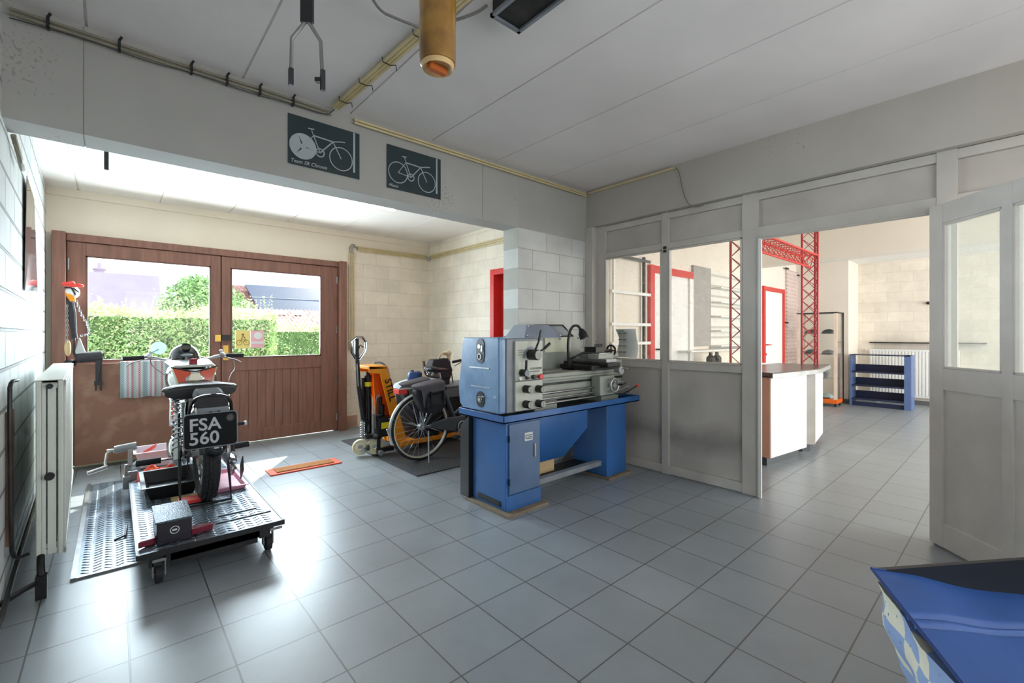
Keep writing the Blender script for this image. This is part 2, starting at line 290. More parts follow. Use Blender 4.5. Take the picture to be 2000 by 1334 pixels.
# ------------------------------------------------------------------ mesh builder
class B:
    def __init__(s): s.v = []; s.f = []
    def add(s, vs, fs):
        n = len(s.v); s.v += [Vector(v) for v in vs]; s.f += [tuple(i+n for i in f) for f in fs]; return s
    def box(s, x0, x1, y0, y1, z0, z1, rot=None, about=None):
        vs = [Vector((x, y, z)) for z in (z0, z1) for x, y in ((x0, y0), (x1, y0), (x1, y1), (x0, y1))]
        if rot is not None:
            a = Vector(about) if about else Vector(((x0+x1)/2, (y0+y1)/2, (z0+z1)/2))
            vs = [rot @ (v-a) + a for v in vs]
        return s.add(vs, [(3, 2, 1, 0), (4, 5, 6, 7), (0, 1, 5, 4), (1, 2, 6, 5), (2, 3, 7, 6), (3, 0, 4, 7)])
    def bar(s, p, q, w, h, up=(0, 0, 1)):
        p = Vector(p); q = Vector(q); d = (q-p).normalized(); u = Vector(up)
        a = d.cross(u)
        if a.length < 1e-4: a = d.cross(Vector((1, 0, 0)))
        a.normalize(); b = a.cross(d).normalized()
        vs = [e + a*sx*w/2 + b*sy*h/2 for e in (p, q) for sx, sy in ((-1, -1), (1, -1), (1, 1), (-1, 1))]
        return s.add(vs, [(3, 2, 1, 0), (4, 5, 6, 7), (0, 1, 5, 4), (1, 2, 6, 5), (2, 3, 7, 6), (3, 0, 4, 7)])
    def cyl(s, p, q, r, r2=None, n=16):
        p = Vector(p); q = Vector(q); r2 = r if r2 is None else r2; d = (q-p).normalized()
        a = d.orthogonal().normalized(); b = d.cross(a); vs = []
        for e, rr in ((p, r), (q, r2)):
            for i in range(n):
                t = 2*PI*i/n; vs.append(e + (a*math.cos(t)+b*math.sin(t))*rr)
        fs = [(i, (i+1) % n, n+(i+1) % n, n+i) for i in range(n)] + [tuple(reversed(range(n))), tuple(range(n, 2*n))]
        return s.add(vs, fs)
    def tube(s, pts, r, n=8, closed=False, sm=0):
        P = [Vector(p) for p in pts]
        for _ in range(sm):
            Q = [P[0]]
            for a, b in zip(P, P[1:]): Q += [a*.75+b*.25, a*.25+b*.75]
            Q.append(P[-1]); P = Q
        m = len(P); rs = r if isinstance(r, (list, tuple)) else [r]*m
        if len(rs) != m: rs = [rs[min(len(rs)-1, int(i*len(rs)/m))] for i in range(m)]
        T = []
        for i in range(m):
            if closed: t = P[(i+1) % m]-P[i-1]
            else: t = P[min(i+1, m-1)]-P[max(i-1, 0)]
            T.append(t.normalized() if t.length > 1e-9 else Vector((0, 0, 1)))
        a = T[0].orthogonal().normalized(); vs = []
        for i in range(m):
            a = (a - T[i]*a.dot(T[i]));
            if a.length < 1e-6: a = T[i].orthogonal()
            a.normalize(); b = T[i].cross(a)
            for k in range(n):
                t = 2*PI*k/n; vs.append(P[i]+(a*math.cos(t)+b*math.sin(t))*rs[i])
        fs = []
        for i in range(m if closed else m-1):
            j = (i+1) % m
            for k in range(n): fs.append((i*n+k, i*n+(k+1) % n, j*n+(k+1) % n, j*n+k))
        if not closed: fs += [tuple(reversed(range(n))), tuple(range((m-1)*n, m*n))]
        return s.add(vs, fs)
    def prism(s, poly, vec):
        vec = Vector(vec); n = len(poly); P = [Vector(p) for p in poly]
        return s.add(P+[p+vec for p in P], [tuple(reversed(range(n))), tuple(range(n, 2*n))]+[(i, (i+1) % n, n+(i+1) % n, n+i) for i in range(n)])
    def rev(s, prof, c, axis=(0, 0, 1), n=28, a0=0, a1=2*PI):
        """profile of (radius, height) turned about axis through c"""
        c = Vector(c); d = Vector(axis).normalized(); a = d.orthogonal().normalized(); b = d.cross(a)
        full = abs(a1-a0-2*PI) < 1e-6; cnt = n if full else n+1; vs = []
        for i in range(cnt):
            t = a0+(a1-a0)*i/n; e = a*math.cos(t)+b*math.sin(t)
            for r, h in prof: vs.append(c+e*r+d*h)
        m = len(prof); fs = []
        for i in range(n):
            j = (i+1) % cnt
            for k in range(m-1): fs.append((i*m+k, j*m+k, j*m+k+1, i*m+k+1))
        return s.add(vs, fs)
    def ring(s, c, axis, R, r, n=40, m=8, a0=0, a1=2*PI, start=None, flat=1.0):
        c = Vector(c); d = Vector(axis).normalized(); a = Vector(start).normalized() if start else d.orthogonal().normalized(); b = d.cross(a)
        full = abs(a1-a0-2*PI) < 1e-6; cnt = n if full else n+1; vs = []
        for i in range(cnt):
            t = a0+(a1-a0)*i/n; e = a*math.cos(t)+b*math.sin(t)
            for k in range(m):
                u = 2*PI*k/m; vs.append(c+e*(R+r*math.cos(u))+d*r*flat*math.sin(u))
        fs = [(i*m+k, ((i+1) % cnt)*m+k, ((i+1) % cnt)*m+(k+1) % m, i*m+(k+1) % m) for i in range(n) for k in range(m)]
        if not full: fs += [tuple(range(m)), tuple(reversed(range((cnt-1)*m, cnt*m)))]
        return s.add(vs, fs)
    def ball(s, c, r, n=16, m=10, rot=None):
        c = Vector(c); r = (r, r, r) if not isinstance(r, (tuple, list)) else r; vs = []
        for j in range(m+1):
            p = PI*j/m
            for i in range(n):
                t = 2*PI*i/n; v = Vector((r[0]*math.sin(p)*math.cos(t), r[1]*math.sin(p)*math.sin(t), r[2]*math.cos(p)))
                vs.append(c+(rot @ v if rot else v))
        fs = [(j*n+i, (j+1)*n+i, (j+1)*n+(i+1) % n, j*n+(i+1) % n) for j in range(m) for i in range(n)]
        return s.add(vs, fs)
    def loft(s, rings, cap=True):
        n = len(rings[0]); vs = [Vector(v) for r in rings for v in r]; fs = []
        for j in range(len(rings)-1):
            for i in range(n): fs.append((j*n+i, j*n+(i+1) % n, (j+1)*n+(i+1) % n, (j+1)*n+i))
        if cap: fs += [tuple(reversed(range(n))), tuple(range((len(rings)-1)*n, len(rings)*n))]
        return s.add(vs, fs)
    def helix(s, p, q, R, r, turns, n=8):
        p = Vector(p); q = Vector(q); d = q-p; dn = d.normalized(); a = dn.orthogonal().normalized(); b = dn.cross(a)
        k = int(turns*12)
        return s.tube([p+d*(i/k)+(a*math.cos(2*PI*i/12)+b*math.sin(2*PI*i/12))*R for i in range(k+1)], r, 6)
    def xf(s, M):
        s.v = [M @ v for v in s.v]; return s
LOC = {}
def obj(name, b, m, parent=None, bevel=0, smooth=True, ang=35, kind=None):
    me = bpy.data.meshes.new(name); vs = b.v
    if parent is not None: base = LOC[parent.name]
    else:
        xs = [v.x for v in vs]; ys = [v.y for v in vs]; zs = [v.z for v in vs]
        base = Vector(((min(xs)+max(xs))/2, (min(ys)+max(ys))/2, min(zs)))
    me.from_pydata([tuple(v-base) for v in vs], [], b.f); me.validate()
    bm = bmesh.new(); bm.from_mesh(me); bmesh.ops.recalc_face_normals(bm, faces=bm.faces); bm.to_mesh(me); bm.free()
    if smooth:
        me.shade_smooth(); me.set_sharp_from_angle(angle=math.radians(ang))
    if isinstance(m, (list, tuple)):
        for x in m: me.materials.append(x)
    else: me.materials.append(m)
    o = bpy.data.objects.new(name, me); COL.objects.link(o)
    if parent is None: o.location = base
    else: o.parent = parent
    LOC[o.name] = base
    if bevel:
        md = o.modifiers.new('bevel', 'BEVEL'); md.width = bevel; md.segments = 2; md.limit_method = 'ANGLE'; md.angle_limit = math.radians(40)
    if kind: o['kind'] = kind
    return o
def thing(name, label, cat, loc, group=None):
    o = bpy.data.objects.new(name, None); COL.objects.link(o); o.location = loc; o.empty_display_size = .1
    LOC[o.name] = Vector(loc); o['label'] = label; o['category'] = cat
    if group: o['group'] = group
    return o
def tag(o, label, cat, group=None, kind=None):
    o['label'] = label; o['category'] = cat
    if group: o['group'] = group
    if kind: o['kind'] = kind
    return o
def dup(root, loc, label, rotz=0):
    def cp(o, par):
        c = o.copy(); COL.objects.link(c)
        if par is not None: c.parent = par
        for ch in [x for x in bpy.data.objects if x.parent == o]: cp(ch, c)
        return c
    r = cp(root, None); r.location = loc; r.rotation_euler = (0, 0, rotz); r['label'] = label; LOC[r.name] = Vector(loc)
    return r
def struct(name, b, m, **k):
    o = obj(name, b, m, kind='structure', **k); return o
def text(name, s, size, org, right, up, m, parent, depth=.0015, align='LEFT', shear=0):
    cu = bpy.data.curves.new('t', 'FONT'); cu.body = s; cu.size = size; cu.extrude = depth; cu.align_x = align; cu.shear = shear; cu.resolution_u = 3; cu.offset = size*.018
    t = bpy.data.objects.new('t', cu); COL.objects.link(t); bpy.context.view_layer.update()
    me = bpy.data.meshes.new_from_object(t.evaluated_get(bpy.context.evaluated_depsgraph_get()))
    bpy.data.objects.remove(t); bpy.data.curves.remove(cu)
    r = Vector(right).normalized(); u = Vector(up).normalized(); n = r.cross(u)
    b = B(); b.add([Vector(org)+r*v.co.x+u*v.co.y+n*v.co.z for v in me.vertices], [tuple(p.vertices) for p in me.polygons]); bpy.data.meshes.remove(me)
    return obj(name, b, m, parent, smooth=False)
V3 = Vector
XF = (1, 0, 0); YF = (0, 1, 0); ZF = (0, 0, 1)
# ------------------------------------------------------------------ setting: floors, ceilings, walls
struct('floor', B().box(-.9, 12.0, -3.2, 6.56, -.12, 0), m_floor)
struct('ground', B().box(-30, 40, 6.56, 60, -.3, -.06), m_gravel)
def xl(y): return -.40-.034*(y-3)                       # left wall is a little out of square
def slabs(name, x0, x1, y0, y1, z, xs, m, mj, w=.006):
    """concrete ceiling slabs with a shallow open joint at each x of xs"""
    b = B(); e = [x0]+[x for x in xs if x0 < x < x1]+[x1]
    for a, c in zip(e, e[1:]): b.box(a+w, c-w, y0, y1, z, z+.14)
    b.box(x0, x1, y0, y1, z+.012, z+.16)
    return struct(name, b, m)
slabs('ceiling', -.6, 4.1, -2.1, 3.3, 3.0, [-.11, .61, 1.30, 1.99, 2.68, 3.37], m_ceil, m_ceil)
slabs('ceiling_garage', -.75, 4.0, 3.49, 6.7, 2.88, [-.28, .39, 1.06, 1.73, 2.41, 3.1], m_ceil2, m_ceil2)
struct('ceiling_showroom', B().box(4.1, 8.4, -3.2, 3.3, 3.0, 3.15), m_showwall)
struct('ceiling_shop_end', B().box(8.4, 12.0, -3.2, 3.3, 2.86, 3.0), m_white)
b = B(); ys = [-2.1, 6.7]
b.add([(xl(ys[0]), ys[0], 0), (xl(ys[1]), ys[1], 0), (xl(ys[1])-.2, ys[1], 0), (xl(ys[0])-.2, ys[0], 0),
       (xl(ys[0]), ys[0], 3.05), (xl(ys[1]), ys[1], 3.05), (xl(ys[1])-.2, ys[1], 3.05), (xl(ys[0])-.2, ys[0], 3.05)],
      [(0, 1, 2, 3), (4, 5, 6, 7), (0, 1, 5, 4), (1, 2, 6, 5), (2, 3, 7, 6), (3, 0, 4, 7)])
struct('wall_left', b, m_block_y)
struct('wall_header', B().box(-.6, -.125, 3.27, 3.49, 2.43, 3.1).box(-.120, 2.53, 3.27, 3.49, 2.43, 3.1).box(2.534, 2.97, 3.27, 3.49, 2.43, 3.1).box(-.6, 2.97, 3.275, 3.485, 2.435, 3.1), m_plaster)
b = B(); b.box(2.97, 4.12, 3.27, 3.49, 0, 2.43)
struct('wall_middle', b, m_block_mid)
struct('trim_1', B().box(2.97, 4.12, 3.27, 3.49, 2.43, 3.1), m_plaster)
b = B(); b.box(4.12, 5.0, 3.2, 3.49, 0, 3.1); b.box(5.0, 12.0, 3.2, 3.4, 0, 3.1)
struct('wall_showroom_left', b, m_showwall)
struct('wall_garage_right', B().box(3.93, 4.05, 4.86, 6.6, 0, 3.0).box(3.93, 4.05, 3.49, 4.0, 0, 3.0).box(3.93, 4.05, 4.0, 4.86, 2.27, 3.0), m_block_gar_y)
b = B(); b.box(2.50, 4.05, 6.53, 6.73, 0, 2.62)
struct('wall_garage_end', b, m_block_gar)
b = B(); b.box(-.75, -.47, 6.53, 6.73, 0, 2.42); b.box(-.75, 2.5, 6.53, 6.73, 2.42, 3.0); b.box(2.5, 4.05, 6.53, 6.73, 2.62, 3.0)
b.box(-.75, 4.0, 6.50, 6.53, 2.80, 2.88)
struct('trim_2', b, m_cream)
# beam over the timber partition, pilaster in the corner
struct('trim_3', B().box(4.02, 4.30, -2.1, 3.27, 2.58, 3.05), m_plaster2, bevel=.004)
struct('trim_4', B().box(4.0, 4.09, 3.17, 3.27, 0, 2.58), m_part, bevel=.004)
# showroom shell
struct('trim_5', B().box(8.3, 8.6, -3.2, 3.2, 2.55, 3.1), m_showwall)
struct('wall_far', B().box(11.8, 12.0, -3.2, 3.2, 0, 3.0), m_block_show)
struct('trim_6', B().box(11.0, 11.8, 2.28, 3.2, 0, 2.9), m_showwall)
struct('baseboard_far', B().box(11.78, 11.8, -3, 2.28, 0, .08).box(10.98, 11.0, 2.26, 3.2, 0, .08).box(11.0, 11.8, 2.26, 2.28, 0, .08), m_skirt)
b = B(); b.box(4.1, 12.0, -3.2, -3.0, 0, .35); b.box(4.1, 12.0, -3.2, -3.0, 2.75, 3.1); b.box(4.1, 4.6, -3.2, -3.0, .35, 2.75); b.box(11.4, 12, -3.2, -3.0, .35, 2.75)
for x in (6.85, 9.1): b.box(x, x+.1, -3.2, -3.0, .35, 2.75)
struct('wall_showroom_front', b, m_showwall)
b = B(); b.box(-.8, 4.3, -2.3, -2.1, 0, .9); b.box(-.8, 4.3, -2.3, -2.1, 2.5, 3.1); b.box(-.8, .2, -2.3, -2.1, .9, 2.5); b.box(3.6, 4.3, -2.3, -2.1, .9, 2.5)
struct('wall_back', b, m_plaster)
# ---- timber partition (x = 4.10)
def rail(b, y0, y1, z0, z1):
    d = 0 if z1-z0 > 2 else .004
    b.box(4.075+d, 4.14-d, y0, y1, z0+d, z1-d)
b = B()
for y0, y1 in ((3.05, 3.17), (2.29, 2.365), (1.47, 1.60)): rail(b, y0, y1, 0, 2.58)
rail(b, .27, .37, 0, 2.58)
rail(b, 1.60, 3.12, 2.51, 2.58); rail(b, 1.60, 3.12, 2.215, 2.285); rail(b, 1.60, 3.12, 1.035, 1.11); rail(b, 1.60, 3.12, 0, .09)
rail(b, .30, 1.50, 2.51, 2.58); rail(b, .30, 1.50, 2.185, 2.29)
rail(b, -2.1, .30, 2.51, 2.58); rail(b, -2.1, .30, 2.19, 2.29); rail(b, -2.1, .30, 0, .09); rail(b, -2.1, .30, 1.035, 1.11)
for y in (-.55, -1.35): rail(b, y, y+.07, 0, 2.58)
# thin beads round each panel
for y0, y1, z0, z1 in ((1.60, 2.29, 1.11, 2.215), (2.365, 3.05, 1.11, 2.215)):
    for yy in (y0, y1-.014): b.box(4.068, 4.10, yy, yy+.014, z0, z1)
    for zz in (z0, z1-.014): b.box(4.068, 4.10, y0, y1, zz, zz+.014)
b.box(4.062, 4.10, 1.46, 1.475, 0, 2.2); b.box(4.062, 4.10, .365, .38, 0, 2.2); b.box(4.062, 4.10, .37, 1.47, 2.175, 2.19)
fr = struct('wall_partition', b, m_part, bevel=.003)
b = B()
for y0, y1 in ((1.60, 2.29), (2.365, 3.05)): b.box(4.10, 4.12, y0, y1, .09, 1.035); b.box(4.10, 4.12, y0, y1, 2.285, 2.51)
b.box(4.10, 4.12, .37, 1.47, 2.29, 2.51); b.box(4.10, 4.12, -2.1, .27, .09, 1.035); b.box(4.10, 4.12, -2.1, .27, 2.29, 2.51)
obj('panel', b, m_part2, fr)
struct('window_1', B().box(4.112, 4.117, 2.365, 3.05, 1.11, 2.215), m_pglass)
struct('window_2', B().box(4.112, 4.117, 1.60, 2.29, 1.11, 2.215), m_pglass)
struct('window_3', B().box(4.112, 4.117, -2.1, .27, 1.11, 2.19), m_pglass)
# steel edge strips of the door opening
struct('trim_7', B().box(4.06, 4.075, 1.44, 1.462, 0, 2.185).box(4.09, 4.105, 1.45, 1.47, 0, 2.185), m_white)
# small hinge plates on the mullion
for z in (2.235, 2.20):
    o = obj('hinge_plate', B().box(4.066, 4.075, 2.312, 2.342, z-.014, z+.010), m_darkmetal)
    tag(o, 'small black hinge plate on the partition mullion, %s of two' % ('upper' if z > 2.22 else 'lower'), 'hinge')
# ---- open half glazed door, hinged on the right jamb, swung into the workshop
def door_leaf(name, P0, d, width, zt, m, mg):
    d = V3(d).normalized(); n = V3((-d.y, d.x, 0)); P0 = V3(P0)
    M = Matrix(((d.x, n.x, 0, P0.x), (d.y, n.y, 0, P0.y), (0, 0, 1, 0), (0, 0, 0, 1)))
    b = B(); t = .045; z0 = .015
    for a in (0, width-.10): b.box(a, a+.10, 0, t, z0, zt)
    b.box(.505-.03, .505+.03, .001, t-.001, z0+.01, zt-.01)
    for z, zz in ((z0, .17), (1.02, 1.16), (zt-.13, zt)): b.box(.09, width-.09, .003, t-.003, z+.001, zz-.001)
    b.xf(M); o = struct(name, b, m, bevel=.003)
    c = B(); c.box(.10, .477, .014, .030, .16, 1.03); c.box(.533, width-.1, .014, .030, .16, 1.03); c.xf(M)
    obj('door_panel', c, m_door, o)
    for a, e in ((.10, .475), (.535, width-.1)):
        c = B().box(a, e, .020, .025, 1.16, zt-.13); c.xf(M); obj('pane', c, mg, o)
        c = B()
        for x in (a, e-.012): c.box(x, x+.012, .003, .042, 1.16, zt-.13)
        for z in (1.16, zt-.142): c.box(a, e, .003, .042, z, z+.012)
        c.xf(M); obj('glazing_bead', c, m, o)
    return o
door_leaf('door_4', (4.035, .40, 0), (-.72, -.69, 0), 1.12, 2.215, m_door, m_oglass)
# ---- red framed doors
def red_door(name, x0, x1, z1, y, w=.085, slab=m_white, handle=True):
    b = B(); b.box(x0, x0+w, y-.05, y+.02, 0, z1); b.box(x1-w, x1, y-.05, y+.02, 0, z1); b.box(x0+.003, x1-.003, y-.047, y+.017, z1-w, z1-.003)
    o = struct(name, b, m_red, bevel=.003)
    obj('door_slab', B().box(x0+w, x1-w, y-.025, y-.002, .01, z1-w), slab, o)
    hx = x0+w+.06
    c = B(); c.cyl((hx, y-.025, 1.18), (hx, y-.08, 1.18), .012); c.tube([(hx, y-.075, 1.18), (hx+.14, y-.075, 1.18)], .010); c.cyl((hx, y-.025, 1.0), (hx, y-.04, 1.0), .022)
    obj('door_handle', c, m_darkmetal if slab is m_white and x0 < 6 else m_red, o)
    return o
red_door('door_5', 9.03, 10.15, 2.28, 3.2)
d6 = red_door('door_6', 5.17, 6.30, 2.28, 3.2, w=.10)
obj('white_jamb', B().box(6.195, 6.302, 3.145, 3.2, 0, 2.175), m_white, d6)
b = B(); b.box(3.89, 4.10, 4.78, 4.86, 0, 2.27); b.box(3.893, 4.097, 4.003, 4.857, 2.19, 2.267); b.box(3.89, 4.10, 4.0, 4.08, 0, 2.27)
o = struct('door_1', b, m_red, bevel=.003)
obj('door_slab', B().box(4.02, 4.05, 4.08, 4.78, .01, 2.19), m_red, o)
# ---- brown timber garage doors
b = B(); b.box(-.47, -.37, 6.40, 6.56, 0, 2.42); b.box(2.40, 2.50, 6.40, 6.56, 0, 2.42); b.box(-.37, 2.40, 6.47, 6.56, 2.34, 2.42); b.box(.94, 1.02, 6.541, 6.56, 0.02, 2.34); b.box(-.40, 2.42, 6.541, 6.56, 2.30, 2.36); b.box(-.39, -.33, 6.541, 6.56, 0, 2.34); b.box(2.36, 2.42, 6.541, 6.56, 0, 2.34)
fr = struct('trim_8', b, m_wood, bevel=.006)
def garage_leaf(name, x0, x1, wx0, wx1, wz0, wz1):
    y0, y1 = 6.49, 6.54; zt = 2.335
    b = B(); b.box(x0, wx0, y0, y1, .012, zt); b.box(wx1, x1, y0, y1, .012, zt); b.box(wx0, wx1, y0, y1, wz1, zt); b.box(wx0, wx1, y0, y1, wz0-.16, wz0); b.box(wx0, wx1, y0, y1, .012, .17)
    o = struct(name, b, m_wood, bevel=.003)
    c = B(); n = max(1, round((wx1-wx0)/.095)); w_ = (wx1-wx0)/n
    for i in range(n): c.box(wx0+i*w_+.003, wx0+(i+1)*w_-.003, y0+.012, y1-.008, .17, wz0-.16)
    c.box(wx0, wx1, y0+.02, y1-.012, .17, wz0-.16)
    obj('tongue_board_panel', c, m_wood, o)
    c = B().box(wx0, wx1, y0+.022, y0+.028, wz0, wz1); obj('pane', c, m_dglass, o)
    c = B()
    for x in (wx0, wx1-.016): c.box(x, x+.016, y0-.006, y0+.03, wz0, wz1)
    for z in (wz0, wz1-.016): c.box(wx0, wx1, y0-.006, y0+.03, z, z+.016)
    obj('glazing_bead', c, m_wood_d, o)
    return o
gl = garage_leaf('door_2', -.365, .975, -.225, .875, 1.09, 2.20)
gr = garage_leaf('door_3', .985, 2.395, 1.08, 2.17, 1.08, 2.20)
c = B()
for z in (2.15, 1.45, .75, .2):
    c.cyl((2.385, 6.475, z-.05), (2.385, 6.475, z+.05), .010, n=10)
obj('hinge', c, m_chrome, gr)
c = B()
for z in (2.1,): c.cyl((-.355, 6.475, z-.06), (-.355, 6.475, z+.06), .010, n=10)
obj('hinge', c, m_chrome, gl)
b = B().box(.915, .975, 6.470, 6.49, 1.29, 1.37); lk = obj('rim_lock', b, m_brass, gr)
obj('lock_case', B().box(.985, 1.075, 6.455, 6.49, 1.30, 1.37).cyl((1.05, 6.455, 1.335), (1.05, 6.445, 1.335), .014), m_darkmetal, gr)
obj('latch_plate', B().box(1.00, 1.055, 6.478, 6.49, 1.06, 1.24), m_brass, gr)
obj('door_handle', B().tube([(1.03, 6.48, 1.12), (1.03, 6.43, 1.12), (1.14, 6.43, 1.12)], .009), m_brass, gr)
# stickers on the right garage door glass
st = obj('window_sticker', B().box(1.134, 1.296, 6.503, 6.509, 1.20, 1.43), mk('yellow_card', (246, 226, 140), .6, var=.02)); tag(st, 'yellow card with a cyclist picture stuck on the garage door glass', 'sticker')
c = B()
c.ring((1.175, 6.502, 1.272), YF, .030, .003, 20, 6); c.ring((1.255, 6.502, 1.272), YF, .030, .003, 20, 6)
c.tube([(1.175, 6.502, 1.272), (1.20, 6.502, 1.315), (1.245, 6.502, 1.315), (1.255, 6.502, 1.272)], .003, 6); c.tube([(1.20, 6.502, 1.315), (1.215, 6.502, 1.28), (1.245, 6.502, 1.315)], .003, 6)
c.ball((1.215, 6.502, 1.375), (.016, .003, .012)); c.tube([(1.20, 6.502, 1.32), (1.215, 6.502, 1.36), (1.24, 6.502, 1.325)], .006, 6)
obj('printed_cyclist', c, mk('brown_print', (150, 110, 50), .6), st)
st2 = obj('window_sticker', B().box(1.302, 1.455, 6.503, 6.509, 1.205, 1.425), mk('faded_pink_card', (250, 190, 200), .6, var=.02)); tag(st2, 'faded pink and white card on the garage door glass, right of the yellow one', 'sticker')
obj('printed_band', B().box(1.306, 1.451, 6.500, 6.503, 1.255, 1.285).ball((1.385, 6.5015, 1.36), (.05, .002, .045)), m_white, st2)
# ---- scratched plaster at the foot of the garage end wall
o = obj('trim_9', B().box(2.52, 2.70, 6.515, 6.53, .02, .18), m_skin, kind='structure')
def lp(name, b, m, par, **k):
    b.xf(Matrix.Translation(LOC[par.name])); return obj(name, b, m, par, **k)
# ------------------------------------------------------------------ workshop floor: plate, lift platform, mats
def tread_bars(b, x0, x1, y0, y1, z, cw=.05, rp=.042):
    nx = int((x1-x0)/cw); ny = int((y1-y0)/rp)
    for i in range(nx):
        a = .6 if i % 2 else -.6; dx, dy = .023*math.cos(a), .023*math.sin(a); wx, wy = -.0055*math.sin(a), .0055*math.cos(a)
        for j in range(ny):
            cx = x0+(i+.5)*cw; cy = y0+(j+.5)*rp; k = [(cx-dx-wx, cy-dy-wy), (cx+dx-wx, cy+dy-wy), (cx+dx+wx, cy+dy+wy), (cx-dx+wx, cy-dy+wy)]
            t_ = [(cx+(px-cx)*.75, cy+(py-cy)*.6) for px, py in k]
            b.add([(px, py, z) for px, py in k]+[(px, py, z+.003) for px, py in t_], [(4, 5, 6, 7), (0, 1, 5, 4), (1, 2, 6, 5), (2, 3, 7, 6), (3, 0, 4, 7)])
    return b
b = B().box(-.16, .88, 3.52, 5.60, 0, .008); tread_bars(b, -.15, .87, 3.53, 5.59, .008)
t = thing('pit_cover_plate', 'grey checker plate cover lying on the tiles beside the radiator, under the rolling platform', 'floor plate', (.36, 4.56, 0))
obj('tread_plate', b, m_tread, t)
obj('edge_strip', B().box(-.185, -.16, 3.50, 5.62, 0, .016).box(-.16, .90, 3.50, 3.52, 0, .012).box(.88, .90, 3.52, 5.6, 0, .012), m_steel, t)
obj('lifting_handle', B().tube([(.0, 3.98, .012), (.055, 4.0, .02), (.065, 4.2, .02)], .007, 6), m_steel, t)
t = thing('lift_platform', 'low rolling platform of black checker plate carrying the motorcycle', 'motorcycle lift', (.45, 4.2, 0))
obj('deck', tread_bars(B().box(.095, .80, 3.10, 5.38, .188, .20), .105, .79, 3.115, 5.37, .20), m_tread, t)
obj('side_rail', B().box(.798, .812, 3.10, 5.38, .175, .204).box(.085, .096, 3.10, 5.38, .175, .204), m_black, t)
obj('front_skirt', B().box(.24, .68, 3.20, 3.225, .06, .186).box(.09, .81, 3.094, 3.102, .172, .203), m_black, t)
obj('under_frame', B().box(.14, .20, 3.15, 5.3, .10, .175).box(.68, .74, 3.15, 5.3, .10, .175).bar((.3, 3.3, .10), (.3, 5.1, .16), .05, .03).bar((.6, 3.3, .16), (.6, 5.1, .10), .05, .03).box(.14, .74, 3.2, 3.26, .09, .15).box(.14, .74, 5.2, 5.26, .09, .15), m_black, t)
for x, y in ((.185, 3.17), (.735, 3.19), (.185, 5.2), (.70, 5.2)):
    c = B().cyl((x-.018, y, .052), (x+.018, y, .052), .05, n=20); wq = obj('caster_wheel', c, m_rubber, t, bevel=.004)
    c = B().box(x-.03, x-.024, y-.02, y+.02, .04, .13).box(x+.024, x+.03, y-.02, y+.02, .04, .13).box(x-.03, x+.03, y-.03, y+.03, .125, .14).cyl((x-.032, y, .052), (x+.032, y, .052), .008)
    obj('caster_fork', c, m_steel, wq)
obj('slot_bar', B().box(.47, .78, 3.30, 3.31, .20, .206).box(.50, .72, 3.42, 3.43, .20, .206), m_black, t)
c = B().box(.05, .095, 4.72, 4.80, .14, .24).box(.06, .14, 4.75, 4.77, .20, .27).cyl((.07, 4.76, .24), (.07, 4.76, .33), .012)
obj('side_clamp', c, m_alu, t, bevel=.003)
# objects lying on the platform
t = thing('wheel_chock_box', 'black box with textured grey top and round badge at the near platform edge', 'box', (.28, 3.33, .2))
b = B().box(.175, .335, 3.165, 3.48, .203, .325); obj('body', b, mk('black_wood_grain_vinyl', (36, 28, 38), .3, var=.3, vs=8, stretch=(1, 1, 8)), t, bevel=.004)
obj('top_plate', B().box(.168, .342, 3.158, 3.49, .325, .335), mk('speckled_grey_plate', (92, 104, 114), .3, .5, var=.3, vs=70, bump=.4, bs=120), t, bevel=.002)
obj('badge', B().ring((.255, 3.163, .275), YF, .020, .004, 24, 6).box(.244, .266, 3.160, 3.166, .27, .28), m_chrome, t)
obj('chock_wing', B().prism([(.173, 3.20, .205), (.095, 3.19, .204), (.173, 3.28, .205)], (0, 0, .035)), m_maroon, t, bevel=.004)
obj('chock_wing', B().prism([(.337, 3.20, .205), (.44, 3.215, .205), (.45, 3.24, .205), (.337, 3.27, .205)], (0, 0, .035)), m_maroon, t, bevel=.004)
t = thing('drain_tray', 'deep black rectangular plastic tray on the platform left of the motorcycle wheel', 'tray', (.31, 4.28, .2))
def tray(x0, x1, y0, y1, z0, z1, th=.008, fl=.03, lip=.02):
    b = B(); o = [(x0, y0), (x1, y0), (x1, y1), (x0, y1)]; O = [(x0-fl, y0-fl), (x1+fl, y0-fl), (x1+fl, y1+fl), (x0-fl, y1+fl)]
    Lp = [(x0-fl-lip, y0-fl-lip), (x1+fl+lip, y0-fl-lip), (x1+fl+lip, y1+fl+lip), (x0-fl-lip, y1+fl+lip)]
    I = [(x0-fl+th, y0-fl+th), (x1+fl-th, y0-fl+th), (x1+fl-th, y1+fl-th), (x0-fl+th, y1+fl-th)]; i2 = [(x0+th, y0+th), (x1-th, y0+th), (x1-th, y1-th), (x0+th, y1-th)]
    R = lambda p, z: [(x, y, z) for x, y in p]
    b.loft([R(o, z0), R(O, z1-.006), R(Lp, z1-.006), R(Lp, z1), R(I, z1), R(i2, z0+th)]); return b
obj('tray_shell', tray(.19, .44, 4.08, 4.52, .203, .30), m_black, t, bevel=.002)
obj('spanner', B().tube([(.22, 4.14, .225), (.30, 4.18, .225)], .008).ball((.22, 4.14, .225), .016), m_steel, t)
o = obj('cardboard_sheet', B().box(.30, .50, 3.86, 4.02, .203, .212), m_cardb); tag(o, 'beige cardboard sheet between black tray and motorcycle rear wheel', 'cardboard')
o = obj('red_plate', B().box(.33, .455, 3.78, 3.92, .214, .226).box(.33, .455, 3.775, 3.785, .214, .236), m_redp, bevel=.002); tag(o, 'red flat plastic piece under the motorcycle beside the rear tyre', 'plastic plate')
